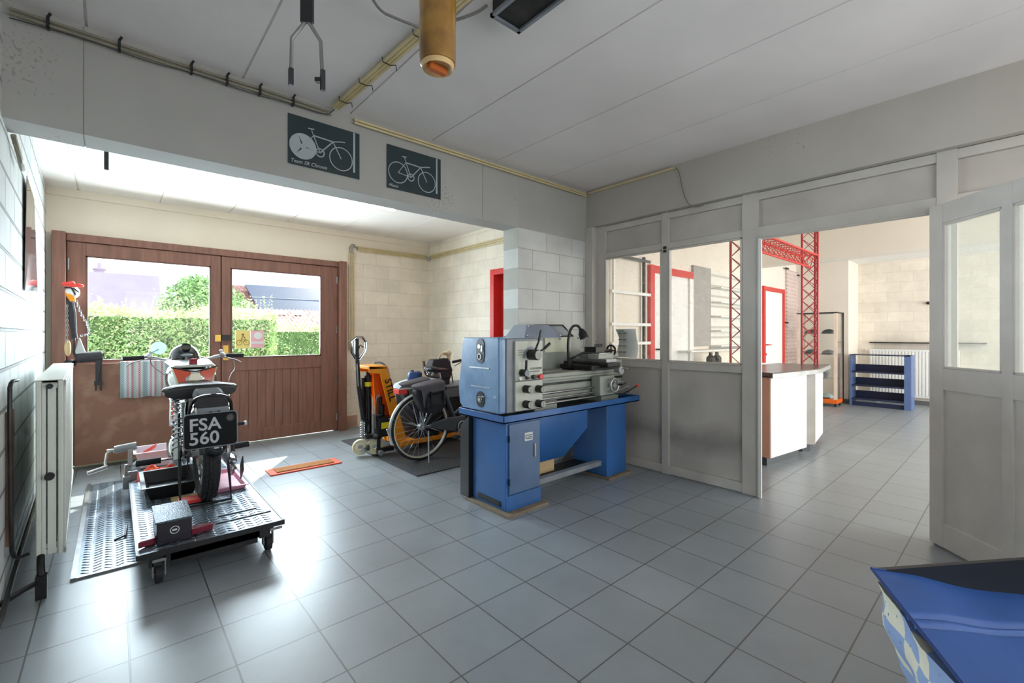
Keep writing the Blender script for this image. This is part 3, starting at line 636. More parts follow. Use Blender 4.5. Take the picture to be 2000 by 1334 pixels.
t = thing('pink_tray', 'shallow pale pink plastic tray on the platform right of the rear tyre', 'tray', (.66, 4.2, .2))
obj('tray_shell', tray(.575, .745, 3.94, 4.46, .203, .235, fl=.015, lip=.012), m_pink, t)
def rag(name, c, r, m, seed, n=26, h=.04):
    rnd = random.Random(seed); b = B(); vs = []; fs = []
    for i in range(n+1):
        for j in range(n+1):
            u = i/n*2-1; v = j/n*2-1
            z = h*(.45+.35*math.sin(5*u+seed)*math.cos(4*v-seed)+.25*math.sin(11*u*v+2*seed)+.15*rnd.random())*max(0, 1-max(abs(u), abs(v))**4)+.004
            vs.append((c[0]+r[0]*(u+.1*math.sin(3*v+seed)), c[1]+r[1]*(v+.1*math.sin(4*u+seed)), c[2]+z))
    fs = [(i*(n+1)+j, (i+1)*(n+1)+j, (i+1)*(n+1)+j+1, i*(n+1)+j+1) for i in range(n) for j in range(n)]
    m2 = len(vs); vs += [(x, y, c[2]) for x, y, z in vs]; fs += [tuple(m2+k for k in reversed(f)) for f in fs]
    for i in range(n):
        for a, e in ((i, i+1), ((n)*(n+1)+i+1, (n)*(n+1)+i)): fs.append((a, e, m2+e, m2+a))
        for a, e in (((i+1)*(n+1), i*(n+1)), (i*(n+1)+n, (i+1)*(n+1)+n)): fs.append((a, e, m2+e, m2+a))
    return b.add(vs, fs)
o = obj('red_rag', rag('r', (.27, 4.78, .2), (.14, .12), m_redp, 2, h=.09), mk('orange_red_cloth', (230, 86, 58), .85, var=.2, vs=12)); tag(o, 'crumpled orange red rag lying on the platform behind the black tray', 'rag')
t = thing('plastic_tub', 'white translucent plastic tub with a red cloth corner, behind the motorcycle engine', 'tub', (.28, 5.25, .2))
obj('tub_shell', tray(.17, .37, 5.10, 5.34, .203, .345, fl=.035, lip=.012), m_whitepl, t)
obj('tub_contents', rag('r', (.27, 5.22, .225), (.09, .10), m_pink, 4, h=.04), m_pink, t)
o = obj('red_cloth', B().prism([(.17, 5.12, .33), (.26, 5.13, .385), (.25, 5.15, .34)], (.03, .05, .01)), m_redp); tag(o, 'red cloth corner sticking out of the white plastic tub', 'cloth')
# crank with handle left of the motorcycle
t = thing('wheel_clamp_crank', 'silver crank with handle and grey roller at the far left of the platform', 'crank', (.05, 5.3, .2))
c = B().tube([(-.02, 5.28, .36), (-.05, 5.26, .34), (-.06, 5.22, .27), (-.055, 5.20, .24)], .010); c.cyl((-.05, 5.28, .36), (.03, 5.28, .36), .012); obj('crank_arm', c, m_alu, t)
obj('crank_handle', B().cyl((-.17, 5.16, .215), (-.045, 5.20, .24), .016), m_alu, t, bevel=.002)
obj('roller', B().cyl((.0, 5.28, .36), (.15, 5.28, .375), .034), m_greyp, t)
obj('support_post', B().box(.09, .12, 5.25, 5.31, .203, .36).box(-.01, .12, 5.262, 5.298, .34, .352), m_alu, t)
# ------------------------------------------------------------------ motorcycle
def lf(name, b, m, par, **k):
    b.xf(Matrix.Translation((0, .09, 0))); return lp(name, b, m, par, **k)
MC = thing('motorcycle', 'vintage black and chrome motorcycle with registration plate FSA 560, on the rolling platform', 'motorcycle', (.49, 3.86, .203))
def spoked(par, c, R, rt, axis, m_t, rimr=.012, ns=36, nm='wheel', hub=.05, hw=.05, rim_m=None, spoke_r=.0019, flat=1.0):
    c = V3(c); ax = V3(axis).normalized(); u = ax.orthogonal().normalized(); v = ax.cross(u)
    wl = lp(nm, B().ring(c, ax, R-rt, rt, 56, 12, flat=flat), m_t, par)
    Rr = R-2*rt-.002
    obj('rim', B().rev([(Rr, -rimr*1.6), (Rr+.008, -rimr*1.6), (Rr+.010, -rimr), (Rr+.004, 0), (Rr+.010, rimr), (Rr+.008, rimr*1.6), (Rr, rimr*1.6), (Rr-.006, 0), (Rr, -rimr*1.6)], c+LOC[par.name], ax, 48), rim_m or m_chrome, wl)
    b = B()
    for i in range(ns):
        t = 2*PI*i/ns; s = 1 if i % 2 else -1; t2 = t+(.5 if (i//2) % 2 else -.5)
        p = c+(u*math.cos(t)+v*math.sin(t))*Rr; q = c+(u*math.cos(t2)+v*math.sin(t2))*hub*.9+ax*s*hw*.8
        b.cyl(p, q, spoke_r, n=5)
    obj('spokes', b.xf(Matrix.Translation(LOC[par.name])), m_chrome, wl)
    obj('hub', B().cyl(c-ax*hw+LOC[par.name], c+ax*hw+LOC[par.name], hub, n=24).cyl(c-ax*(hw+.03)+LOC[par.name], c+ax*(hw+.03)+LOC[par.name], hub*.3, n=12), m_alu, wl, bevel=.002)
    return wl
wr = spoked(MC, (0, 0, .325), .325, .052, XF, m_tyre, .018, 36, hub=.09, hw=.05)
# tread blocks on the rear tyre
b = B()
for i in range(46):
    t = 2*PI*i/46
    for x, dt in ((-.030, 0), (-.010, .06), (.012, 0), (.032, .06)):
        a = t+dt; rr = .325-.052+math.sqrt(max(0, .052**2-x*x*.9))
        p = V3((x, math.sin(a)*rr, .325+math.cos(a)*rr)); n = V3((0, math.sin(a), math.cos(a)))
        b.bar(p-n*.002, p+n*.004, .015, .030, up=(0, math.cos(a), -math.sin(a)))
lp('tread_blocks', b, m_tyre, wr)
spoked(MC, (0, 1.42, .325), .325, .045, XF, m_tyre, .015, 36, hub=.07, hw=.05)
def fender(name, c, R, w, a0, a1, m, par, n=22, depth=.035):
    b = B(); rings = []
    for i in range(n+1):
        a = a0+(a1-a0)*i/n; d = V3((0, math.sin(a), math.cos(a))); r = []
        for k in range(9):
            s = k/8*2-1; r.append(V3(c)+d*(R-depth*s*s)+V3((s*w/2, 0, 0)))
        for k in range(8, -1, -1):
            s = k/8*2-1; r.append(V3(c)+d*(R-.004-depth*s*s)+V3((s*(w/2-.002), 0, 0)))
        rings.append(r)
    b.loft(rings); return lp(name, b, m, par)
fender('rear_fender', (0, 0, .325), .395, .155, -PI*.44, .75, m_black_g, MC, depth=.05)
fender('front_fender', (0, 1.42, .325), .375, .13, -1.3, 1.2, m_black_g, MC)
# rear carrier hoop, tail lamp housing and seat pad
lp('fender_stay', B().tube([(-.12, -.02, .32), (-.125, -.18, .55), (-.12, -.24, .70), (-.08, -.26, .765), (.08, -.26, .765), (.12, -.24, .70), (.125, -.18, .55), (.12, -.02, .32)], .010, 8, sm=2), m_black_g, MC)
b = B().loft([[(-.085, -.31, .675), (.085, -.31, .675), (.085, -.10, .70), (-.085, -.10, .70)], [(-.095, -.30, .72), (.095, -.30, .72), (.09, -.08, .77), (-.09, -.08, .77)], [(-.075, -.27, .755), (.075, -.27, .755), (.07, -.06, .80), (-.07, -.06, .80)]])
lp('tool_bag', b, m_bag, MC, bevel=.012)
lp('tail_bracket', B().box(-.085, .085, -.36, -.28, .625, .69), m_greyp, MC, bevel=.006)
for x in (-.02, .025): lp('bolt', B().cyl((x, -.36, .668), (x, -.372, .668), .008), m_chrome, MC)
# registration plate, tilted a little backwards and sideways as on the photo
RP = Matrix.Translation(V3((-.024, -.415, .560)) + LOC[MC.name]) @ Matrix.Rotation(math.radians(0), 4, 'Y') @ Matrix.Rotation(math.radians(-5), 4, 'X')
def rrect(w, h, r, y, n=5):
    P = []
    for cx, cy, a0 in ((w/2-r, h/2-r, 0), (-w/2+r, h/2-r, PI/2), (-w/2+r, -h/2+r, PI), (w/2-r, -h/2+r, 1.5*PI)):
        for i in range(n+1):
            a = a0+PI/2*i/n; P.append(V3((cx+r*math.cos(a), y, cy+r*math.sin(a))))
    return P
pl = obj('registration_plate', B().prism(rrect(.295, .222, .025, 0), (0, .008, 0)).xf(RP), mk('plate_black', (6, 7, 9), .5, spec=.15), MC, bevel=.002)
o_ = B().loft([rrect(.295, .222, .025, -.0005), rrect(.287, .214, .022, -.0025), rrect(.283, .210, .02, -.0005)], cap=False).xf(RP)
obj('plate_rim', o_, m_greyp, pl)
for s, x, z in (('FSA', -.118, .004), ('560', -.118, -.082)):
    tt = text('plate_lettering', s, .108, RP @ V3((x, -.002, z)), (1, 0, 0), RP.to_3x3() @ V3((0, 0, 1)), m_text, pl, .0012)
obj('plate_reflector', B().ring(RP @ V3((.105, -.003, .068)), RP.to_3x3() @ V3((0, 1, 0)), .022, .003, 24, 6).cyl(RP @ V3((.105, 0, .068)), RP @ V3((.105, -.006, .068)), .018), m_darkmetal, pl)
lp('tail_lamp', B().ball((.0, -.385, .425), (.065, .035, .055)), m_black_g, MC)
# saddle
b = B(); rings = []
for y, w_, z in ((.18, .21, .752), (.215, .238, .766), (.25, .232, .775), (.32, .20, .775), (.40, .14, .78), (.48, .09, .785), (.50, .05, .78)):
    rings.append([V3((w_*math.cos(2*PI*k/24), y+0.0, z+.022*math.sin(2*PI*k/24)*(1+.6*abs(math.cos(2*PI*k/24))))) for k in range(24)])
b.loft(rings); sd = lp('saddle', b, m_black, MC)
# rear pan of the saddle with rivets
b = B().prism([V3((.222*math.copysign(abs(math.cos(2*PI*k/28))**.55, math.cos(2*PI*k/28)), .195, .748+.050*math.copysign(abs(math.sin(2*PI*k/28))**.8, math.sin(2*PI*k/28)))) for k in range(28)], (0, .02, 0))
lp('saddle_back_plate', b, m_black, sd, bevel=.004)
for x in (-.18, -.10, .08, .16): lp('rivet', B().ball((x, .195, .768), .006, 8, 6), m_chrome, sd)
for s in (-1, 1):
    b = B().helix((s*.155, .24, .50), (s*.155, .235, .735), .026, .0055, 7)
    lp('saddle_spring', b, m_chrome, MC)
    b = B().cyl((s*.16, .02, .30), (s*.15, .16, .60), .018).cyl((s*.16, .02, .30), (s*.155, .08, .43), .025)
    lp('shock_absorber', b, m_chrome if s < 0 else m_black_g, MC)
    lp('shock_coil', B().helix((s*.158, .05, .36), (s*.15, .15, .57), .029, .005, 7), m_chrome, MC)
# tank
b = B(); rings = []
for y, w_, h, zc in ((.46, .06, .04, .80), (.50, .12, .09, .80), (.60, .165, .115, .80), (.75, .178, .125, .805), (.90, .165, .12, .815), (1.0, .12, .09, .82), (1.03, .06, .05, .82)):
    r = []
    for k in range(24):
        a = 2*PI*k/24; cx = math.copysign(abs(math.cos(a))**.75, math.cos(a)); sz = math.copysign(abs(math.sin(a))**.8, math.sin(a))
        r.append(V3((w_*cx, y, zc+h*sz)))
    rings.append(r)
b.loft(rings); tk = lf('fuel_tank', b, m_chrome, MC)
def on_tank(poly, lift, m, nm):
    # panels laid on the rear slope of the tank
    b = B().prism([V3((x, .515+y*0, 0)) for x, y in poly], (0, 0, 0)) if False else B()
    vs = [V3((x, .43+(.93-z)*.0+.10*(1-(z-.76)/.17)*-.25+.0, z)) for x, z in poly]
    b.prism(vs, (0, .05, 0)); return lf(nm, b, m, tk, bevel=.003)
b = B().loft([[(-.15, .50, .905), (.15, .50, .905), (.17, .95, .935), (-.17, .95, .935)], [(-.13, .52, .925), (.13, .52, .925), (.15, .95, .95), (-.15, .95, .95)]])
lf('tank_top_panel', b, m_tank_g, tk, bevel=.012)
for s in (-1, 1):
    b = B().prism([(s*.145, .485, .905), (s*.03, .470, .875), (s*.045, .455, .79), (s*.105, .465, .775), (s*.13, .475, .84)], (0, .05, 0))
    lf('tank_panel', b, m_tank, tk, bevel=.004)
    b = B().prism([(s*.153, .488, .905), (s*.145, .485, .905), (s*.105, .463, .775), (s*.118, .468, .775)], (0, .05, 0))
    lf('tank_stripe', b, m_tank_c, tk)
b = B().prism([(-.03, .462, .862), (.03, .462, .862), (.06, .452, .775), (-.06, .452, .775)], (0, .06, 0)); lf('tank_chevron', b, m_tank_c, tk, bevel=.003)
lf('tank_edge', B().tube([(-.155, .49, .912), (-.06, .475, .885), (0, .47, .872), (.06, .475, .885), (.155, .49, .912)], .006, 6), m_black_g, tk)
lf('fuel_cap', B().cyl((0, .60, .925), (0, .60, .955), .030).ball((0, .60, .96), (.028, .028, .014)).box(-.03, .03, .595, .605, .955, .975), mk('red_fuel_cap', (150, 24, 40), .3), tk, bevel=.002)
# frame tubes
b = B()
for s in (-1, 1):
    b.tube([(s*.10, 0, .325), (s*.10, .35, .33), (s*.09, .55, .25), (s*.06, 1.04, .22), (s*.03, 1.17, .75)], .014, 8, sm=1)
    b.tube([(s*.10, 0, .325), (s*.09, .25, .60), (s*.05, .55, .70)], .012, 8)
b.tube([(0, .50, .70), (0, 1.15, .78)], .018)
lp('frame', b, m_black_g, MC)
# engine and gearbox
b = B().box(-.09, .09, .48, .82, .18, .38); b.cyl((-.10, .68, .28), (.10, .68, .28), .10, n=24); lf('crankcase', b, m_alu, MC, bevel=.012)
b = B()
for i in range(12): b.box(-.08, .08, .60, .76, .385+i*.020, .395+i*.020)
b.box(-.055, .055, .62, .74, .38, .66); b.box(-.05, .05, .61, .75, .62, .68); lf('cylinder_barrel', b, m_alu, MC, bevel=.002)
lf('primary_cover', B().ball((-.135, .58, .26), (.045, .16, .10), 24, 12), m_chrome, MC)
lf('timing_cover', B().ball((.12, .62, .28), (.04, .12, .09), 24, 12), m_chrome, MC)
for s in (1,):
    e = B().tube([(s*.06, .76, .60), (s*.13, .90, .56), (s*.14, .90, .35), (s*.15, .75, .22), (s*.16, .45, .20)], .019, 10, sm=2)
    ex = lf('exhaust_pipe', e, m_chrome, MC)
    lf('silencer', B().rev([(.0, 0), (.022, 0), (.040, .10), (.042, .42), (.028, .50), (.018, .505), (.0, .48)], (s*.175, .46, .20), (0, -1, .05), 20), m_chrome, ex)
# foot rests and pedals
def peg(x0, x1, y, z, nm='foot_rest', r=.019, dz=0):
    p = lp(nm, B().cyl((x0, y, z), (x1, y, z+dz), r, n=14), m_rubber, MC, bevel=.003)
    lp('peg_bar', B().cyl((x1, y, z+dz), (0, y, z+.01), .009).ball((x0, y, z), .017, 10, 8), m_chrome, p)
peg(-.37, -.22, .55, .20, r=.024); peg(.33, .20, .30, .285, r=.024, dz=-.005); peg(.30, .24, .28, .46, r=.014)
lp('kick_lever', B().tube([(.14, .42, .24), (.20, .36, .22), (.22, .30, .14), (.24, .28, .10)], .010, 8), m_chrome, MC)
b = B().cyl((.115, 0, .325), (.128, 0, .325), .085, n=28).ring((.135, 0, .325), XF, .05, .01, 24, 6); lp('brake_plate', b, m_alu, MC)
b = B().cyl((.19, .22, .13), (.20, .22, .13), .055, n=24).ring((.205, .22, .13), XF, .04, .006, 24, 6); lp('drive_disc', b, m_steel, MC)
lp('silencer_fin', B().prism([(.235, .12, .06), (.24, .16, .16), (.245, .10, .24), (.235, .02, .15)], (.008, 0, 0)), m_black, MC, bevel=.002)
b = B()
for i in range(14): b.ring((-.105, .02+i*.0, .22+i*.014), XF, .010, .003, 8, 5)
b.tube([(-.10, 0, .36), (-.10, .55, .32), (-.10, .60, .26), (-.10, .55, .21), (-.10, 0, .28)], .006, 6, closed=True); lp('drive_chain', b, m_darkmetal, MC)
lp('chain_guard', B().prism([(-.125, -.05, .38), (-.125, .55, .37), (-.125, .55, .34), (-.125, -.05, .33)], (.03, 0, 0)), m_black_g, MC, bevel=.003)
# rear stand
b = B().tube([(-.15, .02, .31), (-.158, -.08, .16), (-.16, -.14, .012), (.13, -.16, .012), (.13, -.09, .16), (.13, .02, .31)], .009, 8)
lp('rear_stand', b, m_black, MC)
# forks, headlamp, bars
for s in (-1, 1):
    f = lf('fork_leg', B().cyl((s*.085, 1.33, .325), (s*.085, 1.12, .95), .020).cyl((s*.085, 1.33, .325), (s*.085, 1.24, .58), .028), m_chrome, MC)
lf('headlamp', B().ball((0, 1.20, .965), (.115, .13, .115), 28, 16).ring((0, 1.27, .97), YF, .098, .010, 32, 8), m_black_g, MC)
lf('speedometer', B().cyl((0, 1.12, 1.03), (0, 1.09, 1.06), .036, n=20).ring((0, 1.088, 1.062), (0, -.7, .7), .036, .004, 24, 6), m_darkmetal, MC)
lf('top_yoke', B().box(-.11, .11, 1.05, 1.13, .895, .92).cyl((-.085, 1.09, .88), (-.085, 1.09, .955), .026).cyl((.085, 1.09, .88), (.085, 1.09, .955), .026).cyl((0, 1.09, .90), (0, 1.09, .965), .022), m_black_g, MC, bevel=.004)
lf('steering_damper', B().ball((0, 1.05, .985), (.045, .03, .016)).cyl((0, 1.06, .93), (0, 1.05, .98), .010), m_greyp, MC)
hb = lf('handlebar', B().tube([(-.44, .98, .972), (-.26, 1.03, .985), (-.14, 1.09, .935), (.14, 1.09, .935), (.26, 1.03, .985), (.44, .98, .972)], .0115, 10, sm=2), m_chrome, MC)
for s in (-1, 1):
    lf('grip', B().cyl((s*.44, .98, .972), (s*.30, 1.01, .976), .018, n=16), m_rubber, hb, bevel=.003)
    lf('brake_lever', B().tube([(s*.27, 1.04, .965), (s*.30, 1.06, .955), (s*.38, 1.03, .935), (s*.42, 1.00, .905)], .006, 6, sm=1), m_chrome, hb)
    lf('lever_clamp', B().cyl((s*.285, 1.02, .985), (s*.255, 1.03, .99), .022).ball((s*.26, 1.02, 1.02), .012).cyl((s*.26, 1.02, .99), (s*.26, 1.02, 1.035), .007), m_chrome, hb)
    lf('control_cable', B().tube([(s*.26, 1.03, .98), (s*.25, 1.12, .90), (s*.14, 1.14, .80), (s*.05, 1.0, .70)], .004, 6, sm=2), m_cable, hb)
lf('hanging_wire', B().tube([(.36, 1.0, .93), (.37, .98, .85), (.33, .97, .80), (.31, .95, .74)], .0025, 6, sm=1), m_alu, hb)
mr = lf('mirror_stem', B().tube([(-.28, 1.03, .985), (-.24, 1.03, 1.02), (-.20, 1.03, 1.045)], .005, 6), m_chrome, hb)
lf('mirror_glass', B().cyl((-.20, 1.03, 1.055), (-.20, 1.024, 1.055), .055, n=28), m_mirror, hb)
m_knob = mk('worn_knob_face', (166, 166, 156), .5, var=.1, vs=40)
# ------------------------------------------------------------------ lathe on its blue stand
LA = thing('metalworking_lathe', 'grey green metalworking lathe with light blue end cover on a blue steel stand', 'lathe', (3.0, 2.86, .022))
cab = obj('cabinet', B().box(2.235, 2.60, 2.60, 3.02, .022, .70), m_blue, LA, bevel=.004)
obj('cabinet_door', B().box(2.262, 2.592, 2.588, 2.60, .145, .685), m_blue_d, cab, bevel=.003)
obj('cabinet_plinth_panel', B().box(2.235, 2.60, 2.586, 2.60, .022, .138), m_blue, cab, bevel=.002)
obj('vent_slot', B().box(2.228, 2.236, 2.66, 2.94, .045, .085), m_black, cab)
obj('hinge', B().box(2.255, 2.263, 2.58, 2.592, .22, .27).box(2.255, 2.263, 2.58, 2.592, .55, .60), m_black, cab)
obj('door_handle', B().box(2.522, 2.540, 2.578, 2.588, .395, .505), m_alu, cab, bevel=.003)
lb = obj('maker_label', B().box(2.418, 2.505, 2.583, 2.588, .535, .60), m_paper, cab)
text('label_lettering', 'C', .045, (2.424, 2.582, .552), XF, ZF, m_greytxt, lb)
obj('label_lines', B().box(2.455, 2.50, 2.581, 2.583, .575, .581).box(2.455, 2.495, 2.581, 2.583, .56, .566).box(2.455, 2.50, 2.581, 2.583, .548, .553), m_greytxt, lb)
obj('leg_cabinet', B().box(3.50, 3.81, 2.60, 3.02, .022, .70), m_blue, LA, bevel=.004)
b = B().box(2.19, 4.00, 2.57, 3.16, .700, .712)
for x0, x1, y0, y1 in ((2.19, 4.0, 2.57, 2.578), (2.19, 4.0, 3.152, 3.16), (2.19, 2.198, 2.57, 3.16), (3.992, 4.0, 2.57, 3.16)): b.box(x0, x1, y0, y1, .70, .758)
obj('chip_tray', b, m_blue, LA, bevel=.002)
obj('tray_floor', B().box(2.20, 3.99, 2.58, 3.15, .712, .718), m_black, LA)
# folded blue panel between the two cabinets, narrowing downwards
obj('drip_panel', B().loft([[(2.60, 2.64, .70), (3.26, 2.64, .70), (3.26, 2.655, .70), (2.60, 2.655, .70)], [(2.60, 2.64, .52), (3.26, 2.64, .52), (3.26, 2.655, .52), (2.60, 2.655, .52)], [(2.60, 2.80, .25), (3.12, 2.80, .25), (3.12, 2.815, .25), (2.60, 2.815, .25)]]), m_blue, LA)
obj('tie_bar', B().box(2.60, 3.50, 2.66, 2.72, .12, .165), m_greyp, LA, bevel=.002)
obj('stand_shelf', B().box(2.60, 3.50, 2.72, 3.0, .10, .115), m_darkmetal, LA)
obj('rear_guard_plate', B().prism([(2.20, 3.03, .022), (2.20, 3.15, .022), (2.20, 3.15, .60), (2.20, 3.03, .70)], (.05, 0, 0)), m_black, LA, bevel=.002)
# headstock: blue moulded end cover, grey casting, pale control panel
prof = [(2.625, .765), (3.10, .765), (3.15, .80), (3.165, .93), (3.125, 1.16), (3.105, 1.35), (2.64, 1.357), (2.625, 1.34)]
ec = obj('end_cover', B().prism([(2.19, y, z) for y, z in prof], (.07, 0, 0)), m_blue_end, LA, bevel=.014)
def stadium(cy, cz, w_, h, x, t):
    P = []
    for k in range(13): a = PI*k/12; P.append((x, cy+w_/2*math.cos(a), cz+h/2-w_/2+w_/2*math.sin(a)))
    for k in range(13): a = PI+PI*k/12; P.append((x, cy+w_/2*math.cos(a), cz-h/2+w_/2+w_/2*math.sin(a)))
    return B().prism(P, (t, 0, 0))
obj('gear_window', stadium(2.855, 1.245, .10, .20, 2.184, .008), m_black, ec)
obj('gear_detail', B().ring((2.182, 2.86, 1.20), XF, .022, .005, 20, 6).cyl((2.175, 2.86, 1.28), (2.19, 2.86, 1.28), .018).box(2.178, 2.19, 2.82, 2.84, 1.24, 1.29), m_alu, ec)
obj('gear_window', stadium(2.855, .86, .10, .125, 2.184, .008), m_black, ec)
obj('gear_detail', B().ring((2.182, 2.855, .86), XF, .022, .005, 20, 6).cyl((2.175, 2.855, .86), (2.19, 2.855, .86), .012).box(2.178, 2.19, 2.80, 2.83, .88, .89), m_alu, ec)
obj('cover_rib', B().box(2.184, 2.192, 2.74, 3.0, 1.105, 1.115).box(2.184, 2.192, 2.72, 2.98, .955, .962), m_alu, ec)
hs = obj('headstock', B().box(2.26, 2.64, 2.62, 3.09, .765, 1.345), m_greyp, LA, bevel=.008)
pn = obj('control_panel', B().box(2.335, 2.635, 2.600, 2.62, .775, 1.325), m_panel, LA, bevel=.004)
obj('panel_seam', B().box(2.335, 2.636, 2.597, 2.601, 1.005, 1.015), m_greytxt, pn)
obj('dial_scale', B().ring((2.50, 2.599, 1.19), YF, .075, .014, 24, 4, a0=0, a1=PI, start=(-1, 0, 0), flat=.1), m_greyp, pn)
text('nameplate_lettering', 'COLCHESTER', .022, (2.49, 2.598, 1.095), XF, ZF, m_greytxt, pn, .0006)
obj('printed_lines', B().box(2.49, 2.60, 2.598, 2.6, 1.075, 1.082).box(2.36, 2.43, 2.598, 2.6, 1.25, 1.253).box(2.36, 2.43, 2.598, 2.6, 1.235, 1.238).box(2.35, 2.44, 2.598, 2.6, 1.215, 1.218), m_greytxt, pn)
kb = obj('spindle_speed_knob', B().cyl((2.49, 2.60, 1.215), (2.49, 2.505, 1.215), .042, n=28), m_black, LA, bevel=.004)
obj('knob_face', B().cyl((2.49, 2.505, 1.215), (2.49, 2.50, 1.215), .036, n=28), m_knob, kb)
obj('speed_lever', B().tube([(2.47, 2.52, 1.25), (2.488, 2.50, 1.32), (2.492, 2.495, 1.35)], .008).cyl((2.488, 2.50, 1.33), (2.50, 2.49, 1.41), .012, .009), m_black, kb)
obj('range_lever', B().cyl((2.515, 2.515, 1.24), (2.56, 2.50, 1.27), .007).cyl((2.555, 2.50, 1.266), (2.605, 2.49, 1.305), .012), m_black, kb)
kb = obj('feed_direction_knob', B().cyl((2.40, 2.60, 1.075), (2.40, 2.54, 1.075), .029, n=24), m_black, LA, bevel=.003)
obj('knob_face', B().cyl((2.40, 2.54, 1.075), (2.40, 2.536, 1.075), .024, n=24), m_greyp, kb)
obj('feed_lever', B().cyl((2.40, 2.55, 1.09), (2.40, 2.545, 1.175), .010), m_black, kb)
for x, z in ((2.435, .945), (2.575, .935), (2.435, .825), (2.575, .818)):
    kb = obj('feed_selector_knob', B().cyl((x, 2.60, z), (x, 2.535, z), .031, n=24), m_black, LA, bevel=.004)
    obj('knob_face', B().cyl((x, 2.535, z), (x, 2.531, z), .026, n=24).box(x-.002, x+.002, 2.529, 2.532, z-.02, z+.02), m_knob, kb)
bt = obj('push_button', B().cyl((2.37, 2.60, 1.032), (2.37, 2.575, 1.032), .015), m_white, LA, bevel=.002)
obj('push_button', B().cyl((2.52, 2.60, 1.035), (2.52, 2.57, 1.035), .017), m_black, LA, bevel=.002)
obj('emergency_stop_button', B().cyl((2.585, 2.60, 1.035), (2.585, 2.575, 1.035), .015).cyl((2.585, 2.575, 1.035), (2.585, 2.56, 1.035), .023), m_red, LA, bevel=.003)
obj('rotary_switch', B().cyl((2.45, 2.60, 1.03), (2.45, 2.58, 1.03), .012).box(2.435, 2.465, 2.57, 2.582, 1.025, 1.035), m_black, LA)
obj('spindle_nose', B().cyl((2.64, 2.83, 1.14), (2.71, 2.83, 1.14), .05, n=24).cyl((2.64, 2.83, 1.14), (2.66, 2.83, 1.14), .075, n=24), m_steel, LA, bevel=.003)
# guards
gy = obj('splash_guard', B().prism([(2.64, 3.09, .90), (3.70, 3.09, .90), (3.72, 3.09, 1.13), (3.68, 3.09, 1.36), (2.64, 3.09, 1.36)], (0, .010, 0)), m_green, LA, bevel=.002)
obj('guard_sheet_label', B().box(3.15, 3.53, 3.078, 3.09, 1.20, 1.35), mk('pale_yellow_paper', (214, 216, 192), .6, var=.06), gy)
# chuck guard hood with slanted ends and windows
hood = [[(2.42, 2.62, 1.345), (3.05, 2.62, 1.345), (3.05, 3.09, 1.345), (2.42, 3.09, 1.345)], [(2.50, 2.78, 1.44), (2.95, 2.78, 1.44), (2.95, 3.09, 1.44), (2.50, 3.09, 1.44)]]
cg = obj('chuck_guard', B().loft([[(2.62, 2.80, 1.345), (3.09, 2.80, 1.345), (3.09, 3.07, 1.345), (2.62, 3.07, 1.345)], [(2.74, 2.90, 1.462), (3.02, 2.90, 1.462), (3.02, 3.07, 1.462), (2.74, 3.07, 1.462)]]), mk('pale_blue_grey_sheet_metal', (150, 160, 176), .3, .25, var=.08), LA, bevel=.003)
obj('hood_back', B().prism([(3.13, 3.075, 1.355), (3.00, 3.075, 1.465), (3.40, 3.075, 1.47), (3.56, 3.075, 1.36)], (0, .012, 0)), m_greyp, LA, bevel=.002)
obj('hood_frame', B().tube([(3.13, 3.07, 1.355), (3.00, 3.07, 1.465), (3.40, 3.07, 1.47), (3.56, 3.07, 1.36), (3.13, 3.07, 1.355)], .008, 6), m_black, LA)
obj('guard_screw', B().ball((2.65, 2.80, 1.365), .010, 8, 6).ball((2.74, 2.885, 1.45), .010, 8, 6).ball((3.07, 2.80, 1.365), .010, 8, 6).ball((3.66, 3.08, 1.34), .009, 8, 6).ball((3.36, 3.07, 1.33), .010, 8, 6).ball((3.03, 3.07, 1.345), .010, 8, 6), m_chrome, cg)
# bed
b = B().box(2.64, 3.90, 2.72, 2.98, .80, 1.00)
b.box(2.64, 3.92, 2.70, 2.74, 1.0, 1.035).box(2.64, 3.92, 2.94, 2.98, 1.0, 1.035).box(2.64, 3.92, 2.695, 2.99, .975, 1.0)
bd = obj('bed', b, m_green, LA, bevel=.006)
obj('bed_way', B().prism([(2.64, 2.705, 1.035), (2.64, 2.72, 1.047), (2.64, 2.735, 1.035)], (1.28, 0, 0)).prism([(2.64, 2.945, 1.035), (2.64, 2.96, 1.047), (2.64, 2.975, 1.035)], (1.28, 0, 0)), m_steel, bd)
obj('rack', B().box(2.64, 3.90, 2.705, 2.722, .935, .955), m_darkmetal, bd)
for x in (2.64, 3.55): obj('bed_foot', B().box(x, x+.28, 2.70, 3.0, .718, .80), m_green, bd, bevel=.006)
obj('lead_screw', B().cyl((2.64, 2.68, .875), (3.92, 2.68, .875), .011), m_steel, LA)
obj('feed_rod', B().cyl((2.64, 2.66, .832), (3.92, 2.66, .832), .009), m_steel, LA)
obj('control_rod', B().cyl((2.64, 2.645, .795), (3.92, 2.645, .795), .010), m_steel, LA)
